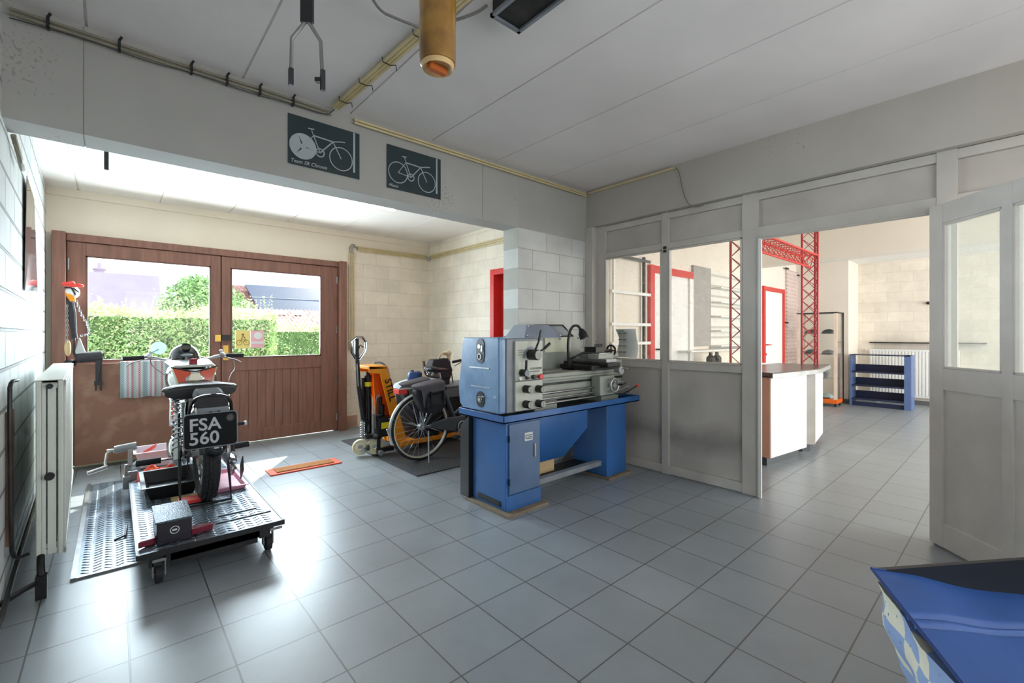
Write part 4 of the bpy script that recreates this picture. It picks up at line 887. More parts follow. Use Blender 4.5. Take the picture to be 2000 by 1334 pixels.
# carriage with apron, cross slide, compound rest and tool post
obj('apron', B().box(3.40, 3.62, 2.60, 2.71, .80, .985), m_green, LA, bevel=.008)
obj('saddle_casting', B().box(3.30, 3.72, 2.62, 3.02, 1.04, 1.085).box(3.42, 3.62, 2.53, 3.05, 1.07, 1.11), m_darkmetal, LA, bevel=.006)
obj('cross_slide', B().box(3.44, 3.60, 2.56, 3.02, 1.11, 1.145), m_steel, LA, bevel=.004)
obj('apron_handwheel', B().ring((3.545, 2.545, .895), YF, .062, .011, 32, 8).cyl((3.545, 2.60, .895), (3.545, 2.54, .895), .022).bar((3.485, 2.545, .895), (3.605, 2.545, .895), .014, .008).bar((3.545, 2.545, .835), (3.545, 2.545, .955), .014, .008), m_alu, LA, bevel=.001)
obj('handwheel_grip', B().cyl((3.60, 2.54, .90), (3.60, 2.49, .90), .010, .008), m_black, LA)
obj('cross_slide_handle', B().cyl((3.53, 2.53, 1.04), (3.53, 2.47, 1.04), .022).cyl((3.53, 2.47, 1.04), (3.53, 2.455, 1.04), .038, n=24).cyl((3.555, 2.455, 1.06), (3.56, 2.41, 1.06), .007), m_alu, LA, bevel=.002)
obj('compound_rest', B().box(3.46, 3.60, 2.66, 2.90, 1.145, 1.20), m_steel, LA, bevel=.004)
obj('compound_casting', B().box(3.44, 3.68, 2.65, 2.78, 1.14, 1.19), m_green, LA, bevel=.004)
tp = obj('tool_post', B().box(3.46, 3.60, 2.70, 2.84, 1.20, 1.255), m_darkmetal, LA, bevel=.003)
b = B()
for i in range(5): b.cyl((3.47+i*.026, 2.715, 1.25), (3.47+i*.026, 2.715, 1.285), .006)
obj('clamp_screw', b, m_black, tp)
obj('tool_post_lever', B().tube([(3.53, 2.77, 1.25), (3.535, 2.76, 1.31), (3.56, 2.74, 1.325)], .006), m_chrome, tp)
obj('compound_handwheel', B().ring((3.73, 2.72, 1.215), XF, .052, .010, 28, 8).cyl((3.60, 2.72, 1.215), (3.735, 2.72, 1.215), .016).bar((3.73, 2.72, 1.165), (3.73, 2.72, 1.265), .008, .012).bar((3.73, 2.67, 1.215), (3.73, 2.77, 1.215), .008, .012), m_black, LA)
obj('compound_dial', B().cyl((3.60, 2.70, 1.145), (3.70, 2.70, 1.145), .035, n=24), m_green, LA, bevel=.003)
obj('apron_lever', B().tube([(3.60, 2.60, .86), (3.66, 2.56, .84), (3.74, 2.52, .88)], .006).cyl((3.60, 2.59, .91), (3.68, 2.54, .92), .006), m_steel, LA)
al = obj('engagement_lever', B().tube([(3.64, 2.60, .80), (3.70, 2.55, .80), (3.80, 2.47, .875)], .006), m_black, LA)
obj('lever_ball', B().ball((3.805, 2.465, .88), .016), m_redp, al)
obj('tailstock', B().box(3.76, 3.92, 2.72, 2.97, 1.04, 1.12).cyl((3.70, 2.83, 1.16), (3.95, 2.83, 1.16), .045, n=20), m_green, LA, bevel=.006)
wl_ = obj('work_lamp_arm', B().tube([(3.30, 2.90, 1.10), (3.28, 2.90, 1.30), (3.33, 2.90, 1.45), (3.42, 2.89, 1.47), (3.455, 2.88, 1.42)], .013, 10, sm=2), m_black, LA)
obj('lamp_shade', B().rev([(0, 0), (.02, 0), (.028, .02), (.042, .045), (.045, .10), (.041, .10), (.038, .05), (0, .045)], (3.455, 2.88, 1.43), (.15, -.35, -1), 24), m_black, wl_)
obj('lamp_lens', B().ball((3.466, 2.852, 1.345), (.036, .036, .012)), m_lampglass, wl_)
obj('lamp_bracket', B().tube([(3.30, 2.90, 1.13), (3.40, 2.80, 1.20), (3.46, 2.76, 1.20)], .010).box(3.26, 3.32, 2.87, 2.93, 1.06, 1.12), m_darkmetal, LA)
obj('coolant_hose', B().tube([(3.20, 2.66, .74), (3.25, 2.63, .735), (3.32, 2.64, .74), (3.30, 2.68, .735), (3.12, 2.62, .73)], .005, 6, sm=2), m_cable, LA)
obj('loose_shim', B().box(3.40, 3.62, 2.585, 2.62, .725, .737), m_alu, LA)
for x0, x1, y0, y1, lab in ((2.19, 2.63, 2.53, 3.07, 'thin wooden board under the left cabinet of the lathe stand'), (3.48, 3.84, 2.56, 3.05, 'thin wooden board under the right leg of the lathe stand')):
    o = obj('wooden_board', B().box(x0, x1, y0, y1, 0, .021), mk('dirty_plywood_%d' % int(x0), (134, 118, 98), .8, var=.15, vs=10), bevel=.002); tag(o, lab, 'board')
o = obj('cardboard_box', B().box(2.70, 3.05, 2.86, 2.98, .117, .25), m_cardb, bevel=.003); tag(o, 'small cardboard box on the low shelf under the lathe tray', 'box')
# ------------------------------------------------------------------ radiator on the left wall
RA = thing('panel_radiator', 'off white double panel radiator on the left wall with black valve pipe', 'radiator', (-.30, 4.4, .18))
ra = Matrix.Translation((-.30, 4.4, 0)) @ Matrix.Rotation(math.atan(.034), 4, 'Z') @ Matrix.Translation((.30, -4.4, 0))
def rpanel(x0, x1, nm, ribs):
    b = B().box(x0, x1, 3.44, 5.36, .19, 1.13)
    p = obj(nm, b.xf(ra), m_rad, RA, bevel=.006)
    if ribs:
        b = B(); n = 40
        for i in range(n):
            y = 3.48+i*(1.84/n); b.box(x1-.001, x1+.006, y, y+.024, .23, 1.09)
        obj('panel_rib', b.xf(ra), m_rad, p, bevel=.003)
        obj('panel_border', B().box(x1-.001, x1+.008, 3.44, 5.36, 1.095, 1.13).box(x1-.001, x1+.008, 3.44, 5.36, .19, .225).box(x1-.001, x1+.008, 3.44, 3.465, .19, 1.13).xf(ra), m_rad, p, bevel=.003)
rpanel(-.262, -.238, 'front_panel', True); rpanel(-.345, -.322, 'rear_panel', False)
b = B()
for i in range(44): b.box(-.318, -.266, 3.50+i*.042, 3.503+i*.042, .24, 1.08)
obj('convector_fin', b.xf(ra), m_rad, RA)
obj('end_channel', B().box(-.300, -.268, 3.445, 3.46, .20, 1.10).box(-.321, -.306, 3.445, 3.46, .20, 1.10).xf(ra), m_rad, RA)
obj('header_pipe', B().cyl((-.345, 3.47, 1.10), (-.24, 3.47, 1.10), .018).cyl((-.345, 3.47, .21), (-.24, 3.47, .21), .018).xf(ra), m_rad, RA)
obj('bleed_valve', B().cyl((-.292, 3.44, 1.10), (-.292, 3.42, 1.10), .014).cyl((-.292, 3.44, .62), (-.292, 3.415, .62), .020).xf(ra), m_black, RA)
obj('top_grille', B().box(-.35, -.24, 3.44, 5.36, 1.13, 1.134).xf(ra), m_rad, RA)
obj('valve_leg', B().box(-.305, -.262, 3.34, 3.385, .01, .13).tube([(-.292, 3.44, .20), (-.288, 3.38, .17), (-.284, 3.365, .12)], .016, 10, sm=1), m_black, RA)
obj('supply_pipe', B().tube([(-.41, 3.20, .095), (-.34, 3.30, .10), (-.29, 3.36, .10)], .013, 8), m_black, RA)
for nm, pts, r, lab in (('heating_pipe', [(xl(2.0)+.02, 2.0, .08), (xl(3.2)+.02, 3.2, .10), (xl(3.6)+.02, 3.6, .12), (xl(5.5)+.02, 5.5, .10)], .012, 'dark heating pipe running low along the left wall'),
                        ('heating_pipe', [(-.375, 3.43, 1.14), (-.39, 3.38, 1.14), (-.395, 3.36, 1.10), (-.39, 3.36, .30), (-.38, 3.40, .23), (-.34, 3.46, .22)], .009, 'thin grey pipe looping up behind the near end of the radiator')):
    o = obj(nm, B().tube(pts, r, 8, sm=1), m_darkmetal); tag(o, lab, 'pipe')
# old bare brick patch behind the radiator
o = struct('trim_10', B().box(xl(3.6)-.01, xl(3.6)+.02, 3.40, 3.56, .30, .98), mk('bare_red_brick_patch', (138, 100, 84), .9, var=.3, vs=9, bump=.5, bs=20))
# ------------------------------------------------------------------ conduits and cables
def pipes(name, paths, r, m, lab, clips=(), cat='conduit', sm=0, grp=None):
    o = obj(name, B().tube(paths[0], r, 8, sm=sm), m) if len(paths) == 1 else None
    return tag(o, lab, cat, grp)
def ztri(i): return 2.60+i*.026
for i in range(3):
    pipes('conduit', [[(2.70+i*.0, 6.505, ztri(i)+.02), (3.86, 6.505, ztri(i)+.02)]], .011, m_pvc, ['lowest', 'middle', 'highest'][i]+' of three cream conduits along the garage end wall under the ceiling', grp='cream conduits in the garage')
    pipes('conduit', [[(3.905, 6.42, ztri(i)+.02), (3.905, 3.52, ztri(i)+.02)]], .011, m_pvc, ['lowest', 'middle', 'highest'][i]+' of three cream conduits along the garage right wall', grp='cream conduits in the garage')
    pipes('conduit', [[(2.575+i*.035, 6.505, 2.56), (2.575+i*.035, 6.505, 1.28)]], .010, m_pvc, ['leftmost', 'middle', 'rightmost'][i]+' of three vertical cream conduits right of the brown garage doors', grp='cream conduits in the garage')
    pipes('cable_loop', [[(2.575+i*.035, 6.505, 2.56), (2.575+i*.02, 6.50, 2.66-i*.02), (2.64, 6.50, 2.70-i*.03+.02), (2.70, 6.505, ztri(i)+.02)]], .005, m_cable, ['outer', 'middle', 'inner'][i]+' grey cable bend above the vertical conduits by the garage doors', cat='cable', sm=2, grp='cable bends in the garage')
    pipes('cable_loop', [[(3.86, 6.505, ztri(i)+.02), (3.90, 6.49, ztri(i)-.02), (3.905, 6.42, ztri(i)+.02)]], .005, m_cable, ['lower', 'middle', 'upper'][i]+' grey cable bend in the garage corner', cat='cable', sm=2, grp='cable bends in the garage')
o = obj('junction_box', B().box(2.57, 2.65, 6.48, 6.53, 1.14, 1.27), m_pvc, bevel=.005); tag(o, 'small cream junction box at the foot of the vertical conduits', 'junction box')
for i, (y, z) in enumerate(((3.235, 2.93), (3.24, 2.955))):
    o = obj('conduit', B().tube([(xl(3)+.02, y, z), (.3, y+.004, z-.004), (.7, y, z+.003), (1.15, y, z)], .0075, 8), m_pvc_g); tag(o, ['lower', 'upper'][i]+' grey conduit along the top of the white beam, left part', 'conduit', 'conduits along the beam')
    o = obj('conduit', B().tube([(1.32, y, z), (3.98, y, z)], .009, 8), m_pvc); tag(o, ['lower', 'upper'][i]+' yellowed conduit along the top of the white beam, right part', 'conduit', 'conduits along the beam')
o = obj('thin_cable', B().tube([(xl(3)+.02, 3.232, 2.905), (-.1, 3.235, 2.92), (.15, 3.235, 2.90), (.35, 3.235, 2.925), (.6, 3.235, 2.905), (.9, 3.235, 2.92), (1.12, 3.235, 2.915), (1.16, 3.2, 2.96)], .003, 6, sm=2), m_darkmetal); tag(o, 'thin dark cable wavering under the grey conduits of the white beam', 'cable')
o = obj('wall_conduit', B().tube([(xl(3.5)+.02, 3.50, 2.42), (xl(3.6)+.03, 3.62, 2.36), (xl(3.8)+.03, 3.82, 2.33)], .012, 8).tube([(xl(3.5)+.02, 3.50, 2.38), (xl(3.6)+.05, 3.62, 2.31), (xl(3.8)+.02, 3.80, 2.37)], .005, 6, sm=2), m_pvc_g); tag(o, 'short grey conduit with loose wire high on the left wall behind the beam', 'conduit')
o = obj('conduit', B().tube([(4.0, 3.22, 2.965), (4.0, 2.18, 2.965)], .010, 8), m_pvc); tag(o, 'short yellowed conduit under the ceiling above the timber partition', 'conduit')
o = obj('hanging_cable', B().tube([(4.0, 2.18, 2.965), (4.0, 2.14, 2.93), (4.0, 2.10, 2.70), (4.0, 2.04, 2.57), (4.0, 1.96, 2.54), (4.03, 1.92, 2.555)], .004, 6, sm=2), m_cable); tag(o, 'thin grey cable drooping from the ceiling in front of the partition beam', 'cable')
for i, dx in enumerate((0, .022, .044)):
    o = obj('conduit', B().tube([(1.15+dx, 3.20, 2.975), (1.20+dx, 2.05, 2.975), (1.24+dx, 1.5, 2.975)], .010, 8), m_pvc); tag(o, ['left', 'middle', 'right'][i]+' one of three parallel cream conduits crossing the workshop ceiling', 'conduit', 'conduits across the workshop ceiling')
for i, y in enumerate((3.05, 2.75, 2.45, 2.12)):
    x = 1.15+(3.2-y)/1.15*.05
    o = obj('cable_tie', B().tube([(x-.02, y, 2.985), (x-.018, y, 2.958), (x+.03, y, 2.955), (x+.066, y, 2.97), (x+.08, y+.02, 2.95)], .003, 5), m_black); tag(o, 'black cable tie round the ceiling conduits, '+['nearest the beam', 'second from the beam', 'third from the beam', 'where the loose cable joins'][i], 'cable tie', 'cable ties on the ceiling conduits')
o = obj('loose_cable', B().tube([(.86, 1.98, 2.97), (.95, 2.04, 2.93), (1.05, 2.06, 2.95), (1.19, 2.06, 2.965)], .007, 6, sm=2), m_cable); tag(o, 'grey cable curving under the ceiling to the conduits', 'cable')
o = obj('loose_cable', B().tube([(1.22, 2.0, 2.97), (1.26, 1.86, 2.93), (1.33, 1.76, 2.95), (1.36, 1.72, 2.98)], .008, 6, sm=2), m_cable); tag(o, 'grey cable between the conduits and the ceiling lamp', 'cable')
o = thing('ceiling_lamp', 'corner of a grey box lamp on the workshop ceiling at the top of the photo', 'lamp', (1.50, 1.58, 2.98))
M = Matrix.Translation((1.40, 1.70, 0)) @ Matrix.Rotation(math.radians(0), 4, 'Z')
obj('lamp_housing', B().box(1.375, 1.55, .75, 1.70, 2.93, 3.0), m_darkmetal, o, bevel=.004)
obj('lamp_frame', B().box(1.368, 1.557, .743, .76, 2.918, 2.935).box(1.368, 1.557, 1.69, 1.707, 2.918, 2.935).box(1.368, 1.385, .743, 1.707, 2.918, 2.935).box(1.54, 1.557, .743, 1.707, 2.918, 2.935), m_greyp, o)
for i, (x, m_) in enumerate(((-.25, 0), (.02, 0), (.34, 0), (.52, 0), (.70, 0), (.90, 0))):
    o = obj('cable_clip', B().box(x-.006, x+.006, 3.222, 3.262, 2.915, 2.97).cyl((x, 3.235, 2.97), (x+.01, 3.22, 2.985), .006), m_black); tag(o, 'black clip on the grey conduits of the white beam, number %s from the left wall' % ['one', 'two', 'three', 'four', 'five', 'six'][i], 'clip', 'clips on the beam conduits')
# garage ceiling tube lamp and hook
t = thing('tube_lamp', 'long white tube lamp under the garage ceiling just behind the beam', 'lamp', (1.64, 4.78, 2.80))
obj('lamp_body', B().box(.83, 2.45, 4.755, 4.805, 2.82, 2.88), m_white, t, bevel=.004)
obj('tube', B().cyl((.86, 4.78, 2.806), (2.42, 4.78, 2.806), .013), m_tube, t)
o = obj('ceiling_hook', B().box(-.055, -.03, 4.3, 4.325, 2.545, 2.88), m_darkmetal); tag(o, 'thin dark iron strip hanging from the garage ceiling at left', 'hook')
# hanging fork and wrapped roll close to the camera
t = thing('hanging_fork', 'black and steel two pronged hook fork hanging from the ceiling', 'hook', (.52, 1.60, 2.28))
b = B().box(.40, .44, 1.39, 1.41, 2.33, 3.0)
F0 = V3((.428, 1.401, 2.32)); R_ = V3((.75, -.66, 0)).normalized()
def fk(u, z, d=0): return F0+R_*u+V3((.66, .75, 0))*d+V3((0, 0, z-2.32))
obj('strap', B().bar(fk(0, 2.30), fk(0, 3.0), .036, .012, up=(.66, .75, 0)), m_black, t)
obj('prong', B().tube([fk(0, 2.31), fk(-.045, 2.255), fk(-.048, 2.13)], .0055, 8), m_steel, t)
obj('prong', B().tube([fk(0, 2.31), fk(.040, 2.245), fk(.046, 2.12)], .0055, 8), m_steel, t)
obj('prong_clip', B().bar(fk(-.048, 2.165), fk(-.048, 2.115), .014, .012).bar(fk(.046, 2.16), fk(.046, 2.10), .012, .012).bar(fk(.046, 2.13), fk(.025, 2.13), .014, .012), m_black, t)
t = thing('wrapped_roll', 'amber brown roll wrapped in yellowed plastic hanging from the ceiling', 'roll', (.78, 1.24, 2.25))
cx, cy = .80, 1.275
obj('wrapped_tube', B().rev([(0, 2.27), (.045, 2.262), (.058, 2.268), (.060, 2.30), (.0605, 3.0), (0, 3.0)], (cx, cy, 0), ZF, 28), m_amber, t)
obj('torn_end', B().rev([(0, 2.266), (.036, 2.262), (.050, 2.252), (.056, 2.27), (.05, 2.28), (0, 2.28)], (cx, cy, 0), ZF, 24), mk('cream_foam', (222, 186, 130), .7, var=.1), t)
obj('orange_core', B().box(cx-.035, cx+.03, cy-.012, cy+.012, 2.240, 2.265), mk('rust_orange_foam', (190, 96, 30), .7), t, bevel=.004)
# ------------------------------------------------------------------ posters
def poster(name, x0, x1, z0, z1, lab, words, disc):
    t = thing(name, lab, 'poster', ((x0+x1)/2, 3.265, z0))
    # sheet with slightly curled lower corner
    n = 16; vs = []
    for i in range(n+1):
        for j in range(n+1):
            u, v = i/n, j/n; vs.append((x0+(x1-x0)*u, 3.262-.004*max(0, .25-u)*max(0, .3-v)*8, z0+(z1-z0)*v))
    fs = [(i*(n+1)+j, (i+1)*(n+1)+j, (i+1)*(n+1)+j+1, i*(n+1)+j+1) for i in range(n) for j in range(n)]
    k = len(vs); vs += [(x, y+.0012, z) for x, y, z in vs]; fs += [tuple(reversed([k+q for q in f])) for f in fs]
    sheet = obj('poster_sheet', B().add(vs, fs), m_poster, t)
    W_ = x1-x0; H = z1-z0; y = 3.2585
    P = lambda u, v: (x0+W_*u, y, z0+H*v)
    r = .155*W_*1.15
    b = B(); rw = P(.19, .40); fw = P(.72, .34); bbk = P(.42, .36); st = P(.33, .68); hd = P(.60, .66)
    b.ring(fw, YF, r*.93, .0035, 36, 6, flat=.3)
    if disc: b.cyl(rw, (rw[0], rw[1]-.001, rw[2]), r, n=36)
    else: b.ring(rw, YF, r*.93, .0035, 36, 6, flat=.3)
    for p, q, rr in ((rw, bbk, .003), (rw, st, .003), (st, bbk, .004), (st, hd, .005), (hd, bbk, .005), (hd, fw, .004), (st, P(.30, .80), .003)): b.bar(p, q, .001, rr*2, up=(0, 1, 0)) if False else b.tube([p, q], rr, 6)
    b.ring(bbk, YF, .028, .004, 24, 6, flat=.3)
    b.tube([P(.26, .80), P(.34, .81)], .004, 6); b.tube([hd, P(.70, .70), P(.78, .72)], .004, 6)
    obj('printed_bicycle', b, m_ink, t)
    if disc:
        b = B()
        for k_ in range(3):
            a = PI/2+k_*2*PI/3+.4; b.prism([(rw[0]+math.cos(a-.25)*.02, y-.002, rw[2]+math.sin(a-.25)*.02), (rw[0]+math.cos(a)*r*.8, y-.002, rw[2]+math.sin(a)*r*.8), (rw[0]+math.cos(a+.25)*.02, y-.002, rw[2]+math.sin(a+.25)*.02)], (0, .0008, 0))
        obj('printed_wheel_star', b, m_ink_d, t)
    obj('printed_margin', B().box(x0+W_*.90, x0+W_*.93, y, y+.002, z0+H*.12, z1-.006), m_ink, t)
    text('poster_lettering', words, .034, (x0+.012, y-.001, z0+.014), XF, ZF, m_ink, t, .0005, shear=.3)
poster('bicycle_poster', .875, 1.368, 2.53, 2.868, 'larger left bicycle poster, racing bike with solid rear disc wheel on dark teal', 'Team SR Chrono', True)
poster('bicycle_poster', 1.587, 2.076, 2.52, 2.860, 'right bicycle poster, racing bike with two open wheels on dark teal', 'Mono', False)
t = thing('wall_poster', 'tall glossy poster seen edge on, on the left block wall', 'poster', (xl(4.6), 4.6, 1.70))
ps = brick = B(); ps.add([(xl(4.25)+.012, 4.25, 1.66), (xl(4.95)+.03, 4.95, 1.70), (xl(4.95)+.012, 4.95, 2.40), (xl(4.25)+.02, 4.25, 2.40), (xl(4.25)+.009, 4.25, 1.66), (xl(4.95)+.027, 4.95, 1.70), (xl(4.95)+.009, 4.95, 2.40), (xl(4.25)+.017, 4.25, 2.40)], [(0, 1, 2, 3), (4, 5, 6, 7), (0, 1, 5, 4), (1, 2, 6, 5), (2, 3, 7, 6), (3, 0, 4, 7)])
obj('poster_sheet', ps, mk('glossy_grey_poster_print', (96, 92, 100), .08, vs=2, col2=(170, 172, 176), thr=(.4, .6), coat=.8), t)
# ------------------------------------------------------------------ leaning board, towel, belt, puppet
o = obj('leaning_board', B().box(-.30, .55, 6.30, 6.32, .05, 1.075, rot=Matrix.Rotation(math.radians(-1.5), 3, 'X')), m_board); tag(o, 'scuffed reddish brown board leaning against the left garage door', 'board')
b = B(); n = 28; vs = []
for i in range(n+1):
    x = .045+.41*i/n; wob = .006*math.sin(i*.9)
    for (y, z) in ((6.345, .92), (6.345, 1.06), (6.33, 1.088), (6.30, 1.088), (6.285, 1.05), (6.28, .88), (6.278, .70+.006*math.sin(i*.5))): vs.append((x, y+wob*(1 if y < 6.3 else 0), z))
fs = [(i*7+j, (i+1)*7+j, (i+1)*7+j+1, i*7+j+1) for i in range(n) for j in range(6)]
o = obj('striped_towel', b.add(vs, fs), m_towel); md = o.modifiers.new('thick', 'SOLIDIFY'); md.thickness = .005; tag(o, 'towel with pink, green and blue stripes hung over the top of the brown board', 'towel')
t = thing('armrest_belt', 'black padded roll with hanging strap and buckle on top of the brown board', 'belt', (-.19, 6.3, 1.08))
obj('padded_roll', B().cyl((-.285, 6.28, 1.140), (-.09, 6.28, 1.155), .052, .056, n=20), m_bag, t, bevel=.01)
sp = obj('strap', B().tube([(-.10, 6.26, 1.16), (-.085, 6.25, 1.18), (-.105, 6.245, 1.10), (-.125, 6.245, .90)], .008, 6).box(-.145, -.095, 6.243, 6.249, .88, 1.14), m_bag, t)
obj('buckle', B().box(-.155, -.09, 6.236, 6.252, .855, .90).box(-.15, -.135, 6.238, 6.25, .80, .86).box(-.112, -.097, 6.238, 6.25, .80, .86), m_black, t, bevel=.003)
t = thing('rooster_puppet', 'rooster headed hanging puppet with red comb and orange beak, beside the left garage door', 'puppet', (-.32, 6.3, 1.10))
hd_ = obj('head', B().ball((-.315, 6.32, 1.80), (.055, .055, .062)), m_white, t)
obj('comb', B().ball((-.36, 6.31, 1.88), (.035, .015, .022)).ball((-.325, 6.31, 1.885), (.030, .015, .026)).ball((-.275, 6.30, 1.87), (.045, .015, .018)).ball((-.32, 6.30, 1.86), (.04, .02, .015)), m_redp, hd_)
obj('beak', B().prism([(-.375, 6.285, 1.79), (-.33, 6.275, 1.70), (-.29, 6.28, 1.72), (-.31, 6.275, 1.80), (-.335, 6.27, 1.78)], (0, .05, 0)), m_orange, hd_, bevel=.008)
obj('goggles', B().tube([(-.37, 6.28, 1.84), (-.32, 6.26, 1.84), (-.29, 6.262, 1.77)], .007).tube([(-.31, 6.262, 1.84), (-.265, 6.275, 1.80)], .006), m_black, hd_)
obj('body', B().tube([(-.335, 6.31, 1.72), (-.32, 6.31, 1.60), (-.305, 6.31, 1.40), (-.30, 6.31, 1.33)], [.028, .032, .022, .026], 10), m_bag, t)
ch = B()
pts = [V3((-.29, 6.28, 1.72)), V3((-.25, 6.27, 1.58)), V3((-.20, 6.27, 1.46)), V3((-.19, 6.27, 1.38)), V3((-.26, 6.27, 1.36))]
for a, c in zip(pts, pts[1:]):
    n = max(2, int((c-a).length/.024))
    for i in range(n):
        p = a.lerp(c, (i+.5)/n); ch.ring(p, (1, .3, 0) if i % 2 else (.2, 1, .2), .010, .0035, 10, 5)
obj('chain', ch, m_alu, t)
ch = B()
for i in range(16): ch.ring((-.352, 6.29, 1.66-i*.024), (1, .3, 0) if i % 2 else (.2, 1, .2), .009, .0035, 10, 5)
obj('chain', ch, m_alu, t)
obj('pouch', B().loft([[(-.27, 6.28, 1.34), (-.26, 6.28, 1.34), (-.26, 6.29, 1.34), (-.27, 6.29, 1.34)], [(-.30, 6.25, 1.20), (-.215, 6.25, 1.18), (-.215, 6.31, 1.18), (-.30, 6.31, 1.20)], [(-.29, 6.26, 1.12), (-.23, 6.26, 1.12), (-.23, 6.31, 1.12), (-.29, 6.31, 1.12)]]), m_alu, t, bevel=.01)
obj('wooden_plate', B().ball((-.35, 6.32, 1.24), (.025, .02, .085)), m_cardb, t)
obj('black_strap', B().tube([(-.30, 6.27, 1.34), (-.305, 6.25, 1.2), (-.27, 6.25, 1.09)], .010).ball((-.33, 6.30, 1.09), (.05, .04, .035)), m_black, t)
t = thing('door_mat', 'narrow orange edged coir mat on the tiles in front of the garage doors', 'mat', (1.48, 4.93, 0))
mq = Matrix.Translation((1.48, 4.92, 0)) @ Matrix.Rotation(math.radians(-.5), 4, 'Z')
obj('rubber_edge', B().box(-.345, .345, -.115, .115, 0, .012).xf(mq), m_omat, t, bevel=.003)
obj('coir_pile', B().box(-.28, .28, -.075, .075, .012, .02).xf(mq), m_coir, t, bevel=.002)
o = obj('rubber_mat', B().box(2.19, 3.35, 3.86, 5.80, 0, .012), m_mat, bevel=.003); tag(o, 'large speckled black rubber mat under the bicycle and pallet truck', 'mat')
# ------------------------------------------------------------------ pallet truck
PT = thing('pallet_truck', 'orange hand pallet truck lettered STILL with black steering handle, parked on the rubber mat', 'pallet truck', (2.5, 4.97, .012))
m_txt = m_textb
def lean(y): return [(2.12, y, 1.02), (2.33, y, 1.0), (2.46, y, .55), (2.60, y, .06), (2.50, y, .05), (2.36, y, .50), (2.25, y, .93), (2.12, y, .95)]
for y in (4.79, 5.17): obj('mast_side_plate', B().prism(lean(y), (0, .016, 0)), m_orange, PT, bevel=.003)
obj('mast_web', B().prism([(2.33, 4.80, .98), (2.345, 4.80, .98), (2.59, 4.80, .08), (2.575, 4.80, .08)], (0, .37, 0)), m_orange_d, PT)
obj('mast_back_sheet', B().prism([(2.25, 4.98, .92), (2.33, 4.98, .92), (2.50, 4.98, .25), (2.30, 4.98, .25)], (0, .012, 0)), m_orange_d, PT)
obj('top_cap', B().box(2.12, 2.33, 4.79, 5.18, .985, 1.02), m_orange, PT, bevel=.004)
dn = V3((2.49-2.36, 0, .36-.88)).normalized()
text('side_lettering', 'STILL', .115, (2.30, 4.786, .86), dn, V3((-dn.z, 0, dn.x)), m_txt, PT, .001)
for y in (4.76, 5.10):
    obj('fork', B().loft([[(2.50, y, .075), (2.50, y+.16, .075), (2.50, y+.16, .13), (2.50, y, .13)], [(3.55, y, .085), (3.55, y+.16, .085), (3.55, y+.16, .13), (3.55, y, .13)], [(3.68, y+.04, .10), (3.68, y+.12, .10), (3.68, y+.12, .125), (3.68, y+.04, .125)]]), m_orange, PT, bevel=.003)
    obj('load_roller', B().cyl((3.5, y+.04, .052), (3.5, y+.12, .052), .04), m_cream_wheel, PT)
obj('lift_cylinder', B().cyl((2.19, 4.98, .24), (2.19, 4.98, .91), .040, n=20).cyl((2.19, 4.98, .91), (2.19, 4.98, .945), .022), m_black_g, PT, bevel=.003)
obj('guide_rod', B().cyl((2.13, 4.98, .22), (2.13, 4.98, .88), .018), m_black_g, PT)
obj('cylinder_sticker', B().rev([(.0415, .78), (.0415, .83)], (2.19, 4.98, 0), ZF, 20), m_yellow, PT)
hp = obj('hydraulic_unit', B().box(2.26, 2.45, 4.84, 5.02, .20, .42).cyl((2.33, 4.93, .42), (2.33, 4.93, .56), .035).box(2.24, 2.32, 4.86, 4.98, .42, .45).cyl((2.30, 4.90, .56), (2.30, 4.90, .66), .022), m_black, PT, bevel=.006)
obj('unit_sticker', B().box(2.285, 2.385, 4.836, 4.84, .295, .365), m_yellow, hp)
obj('pressure_pipe', B().tube([(2.30, 4.90, .64), (2.27, 4.87, .70), (2.24, 4.9, .62), (2.24, 4.9, .30)], .007, 8, sm=2).tube([(2.22, 4.9, .66), (2.22, 4.9, .25)], .006), m_alu, PT)
hl = [(2.13, 4.90, .24), (2.125, 4.90, .40), (2.07, 4.90, .70), (2.03, 4.90, 1.08)]
hnd = obj('steering_pole', B().tube([(2.17, 4.94, .36), (2.10, 4.90, .42), (2.045, 4.90, .80), (2.025, 4.90, 1.16)], [.024, .028, .024, .024], 12), m_black, PT)
obj('steering_loop', B().tube([(2.01, 4.90, 1.11), (1.965, 4.90, 1.18), (1.965, 4.90, 1.30), (2.02, 4.90, 1.345), (2.09, 4.90, 1.345), (2.13, 4.90, 1.29), (2.125, 4.90, 1.19), (2.05, 4.90, 1.09)], .014, 8, closed=True), m_black, hnd)
obj('loop_trim', B().tube([(2.01, 4.885, 1.11), (1.965, 4.885, 1.18), (1.965, 4.885, 1.30), (2.02, 4.885, 1.345), (2.09, 4.885, 1.345), (2.13, 4.885, 1.29), (2.125, 4.885, 1.19), (2.05, 4.885, 1.09)], .006, 6, closed=True), m_chrome, hnd)
obj('release_lever', B().tube([(2.04, 4.90, 1.20), (2.06, 4.90, 1.26), (2.10, 4.90, 1.23)], .008).box(2.00, 2.04, 4.88, 4.92, 1.10, 1.33), m_darkmetal, hnd)
obj('pole_lettering_strip', B().bar((2.03, 4.874, .80), (2.015, 4.874, 1.05), .012, .002, up=(0, 1, 0)), m_alu, hnd)
obj('spring', B().helix((2.09, 4.90, .22), (2.09, 4.90, .40), .026, .006, 7).cyl((2.09, 4.90, .2), (2.09, 4.90, .42), .012), m_alu, PT)
for i, y in enumerate((4.93, 4.86)):
    sw = obj('steering_wheel', B().rev([(.03, -.03), (.06, -.03), (.065, -.022), (.085, -.03), (.092, 0), (.085, .03), (.06, .03), (.03, .03), (.03, -.03)], (2.08+i*.135, y, .106), (.35, 1, 0), 32), m_cream_wheel, PT)
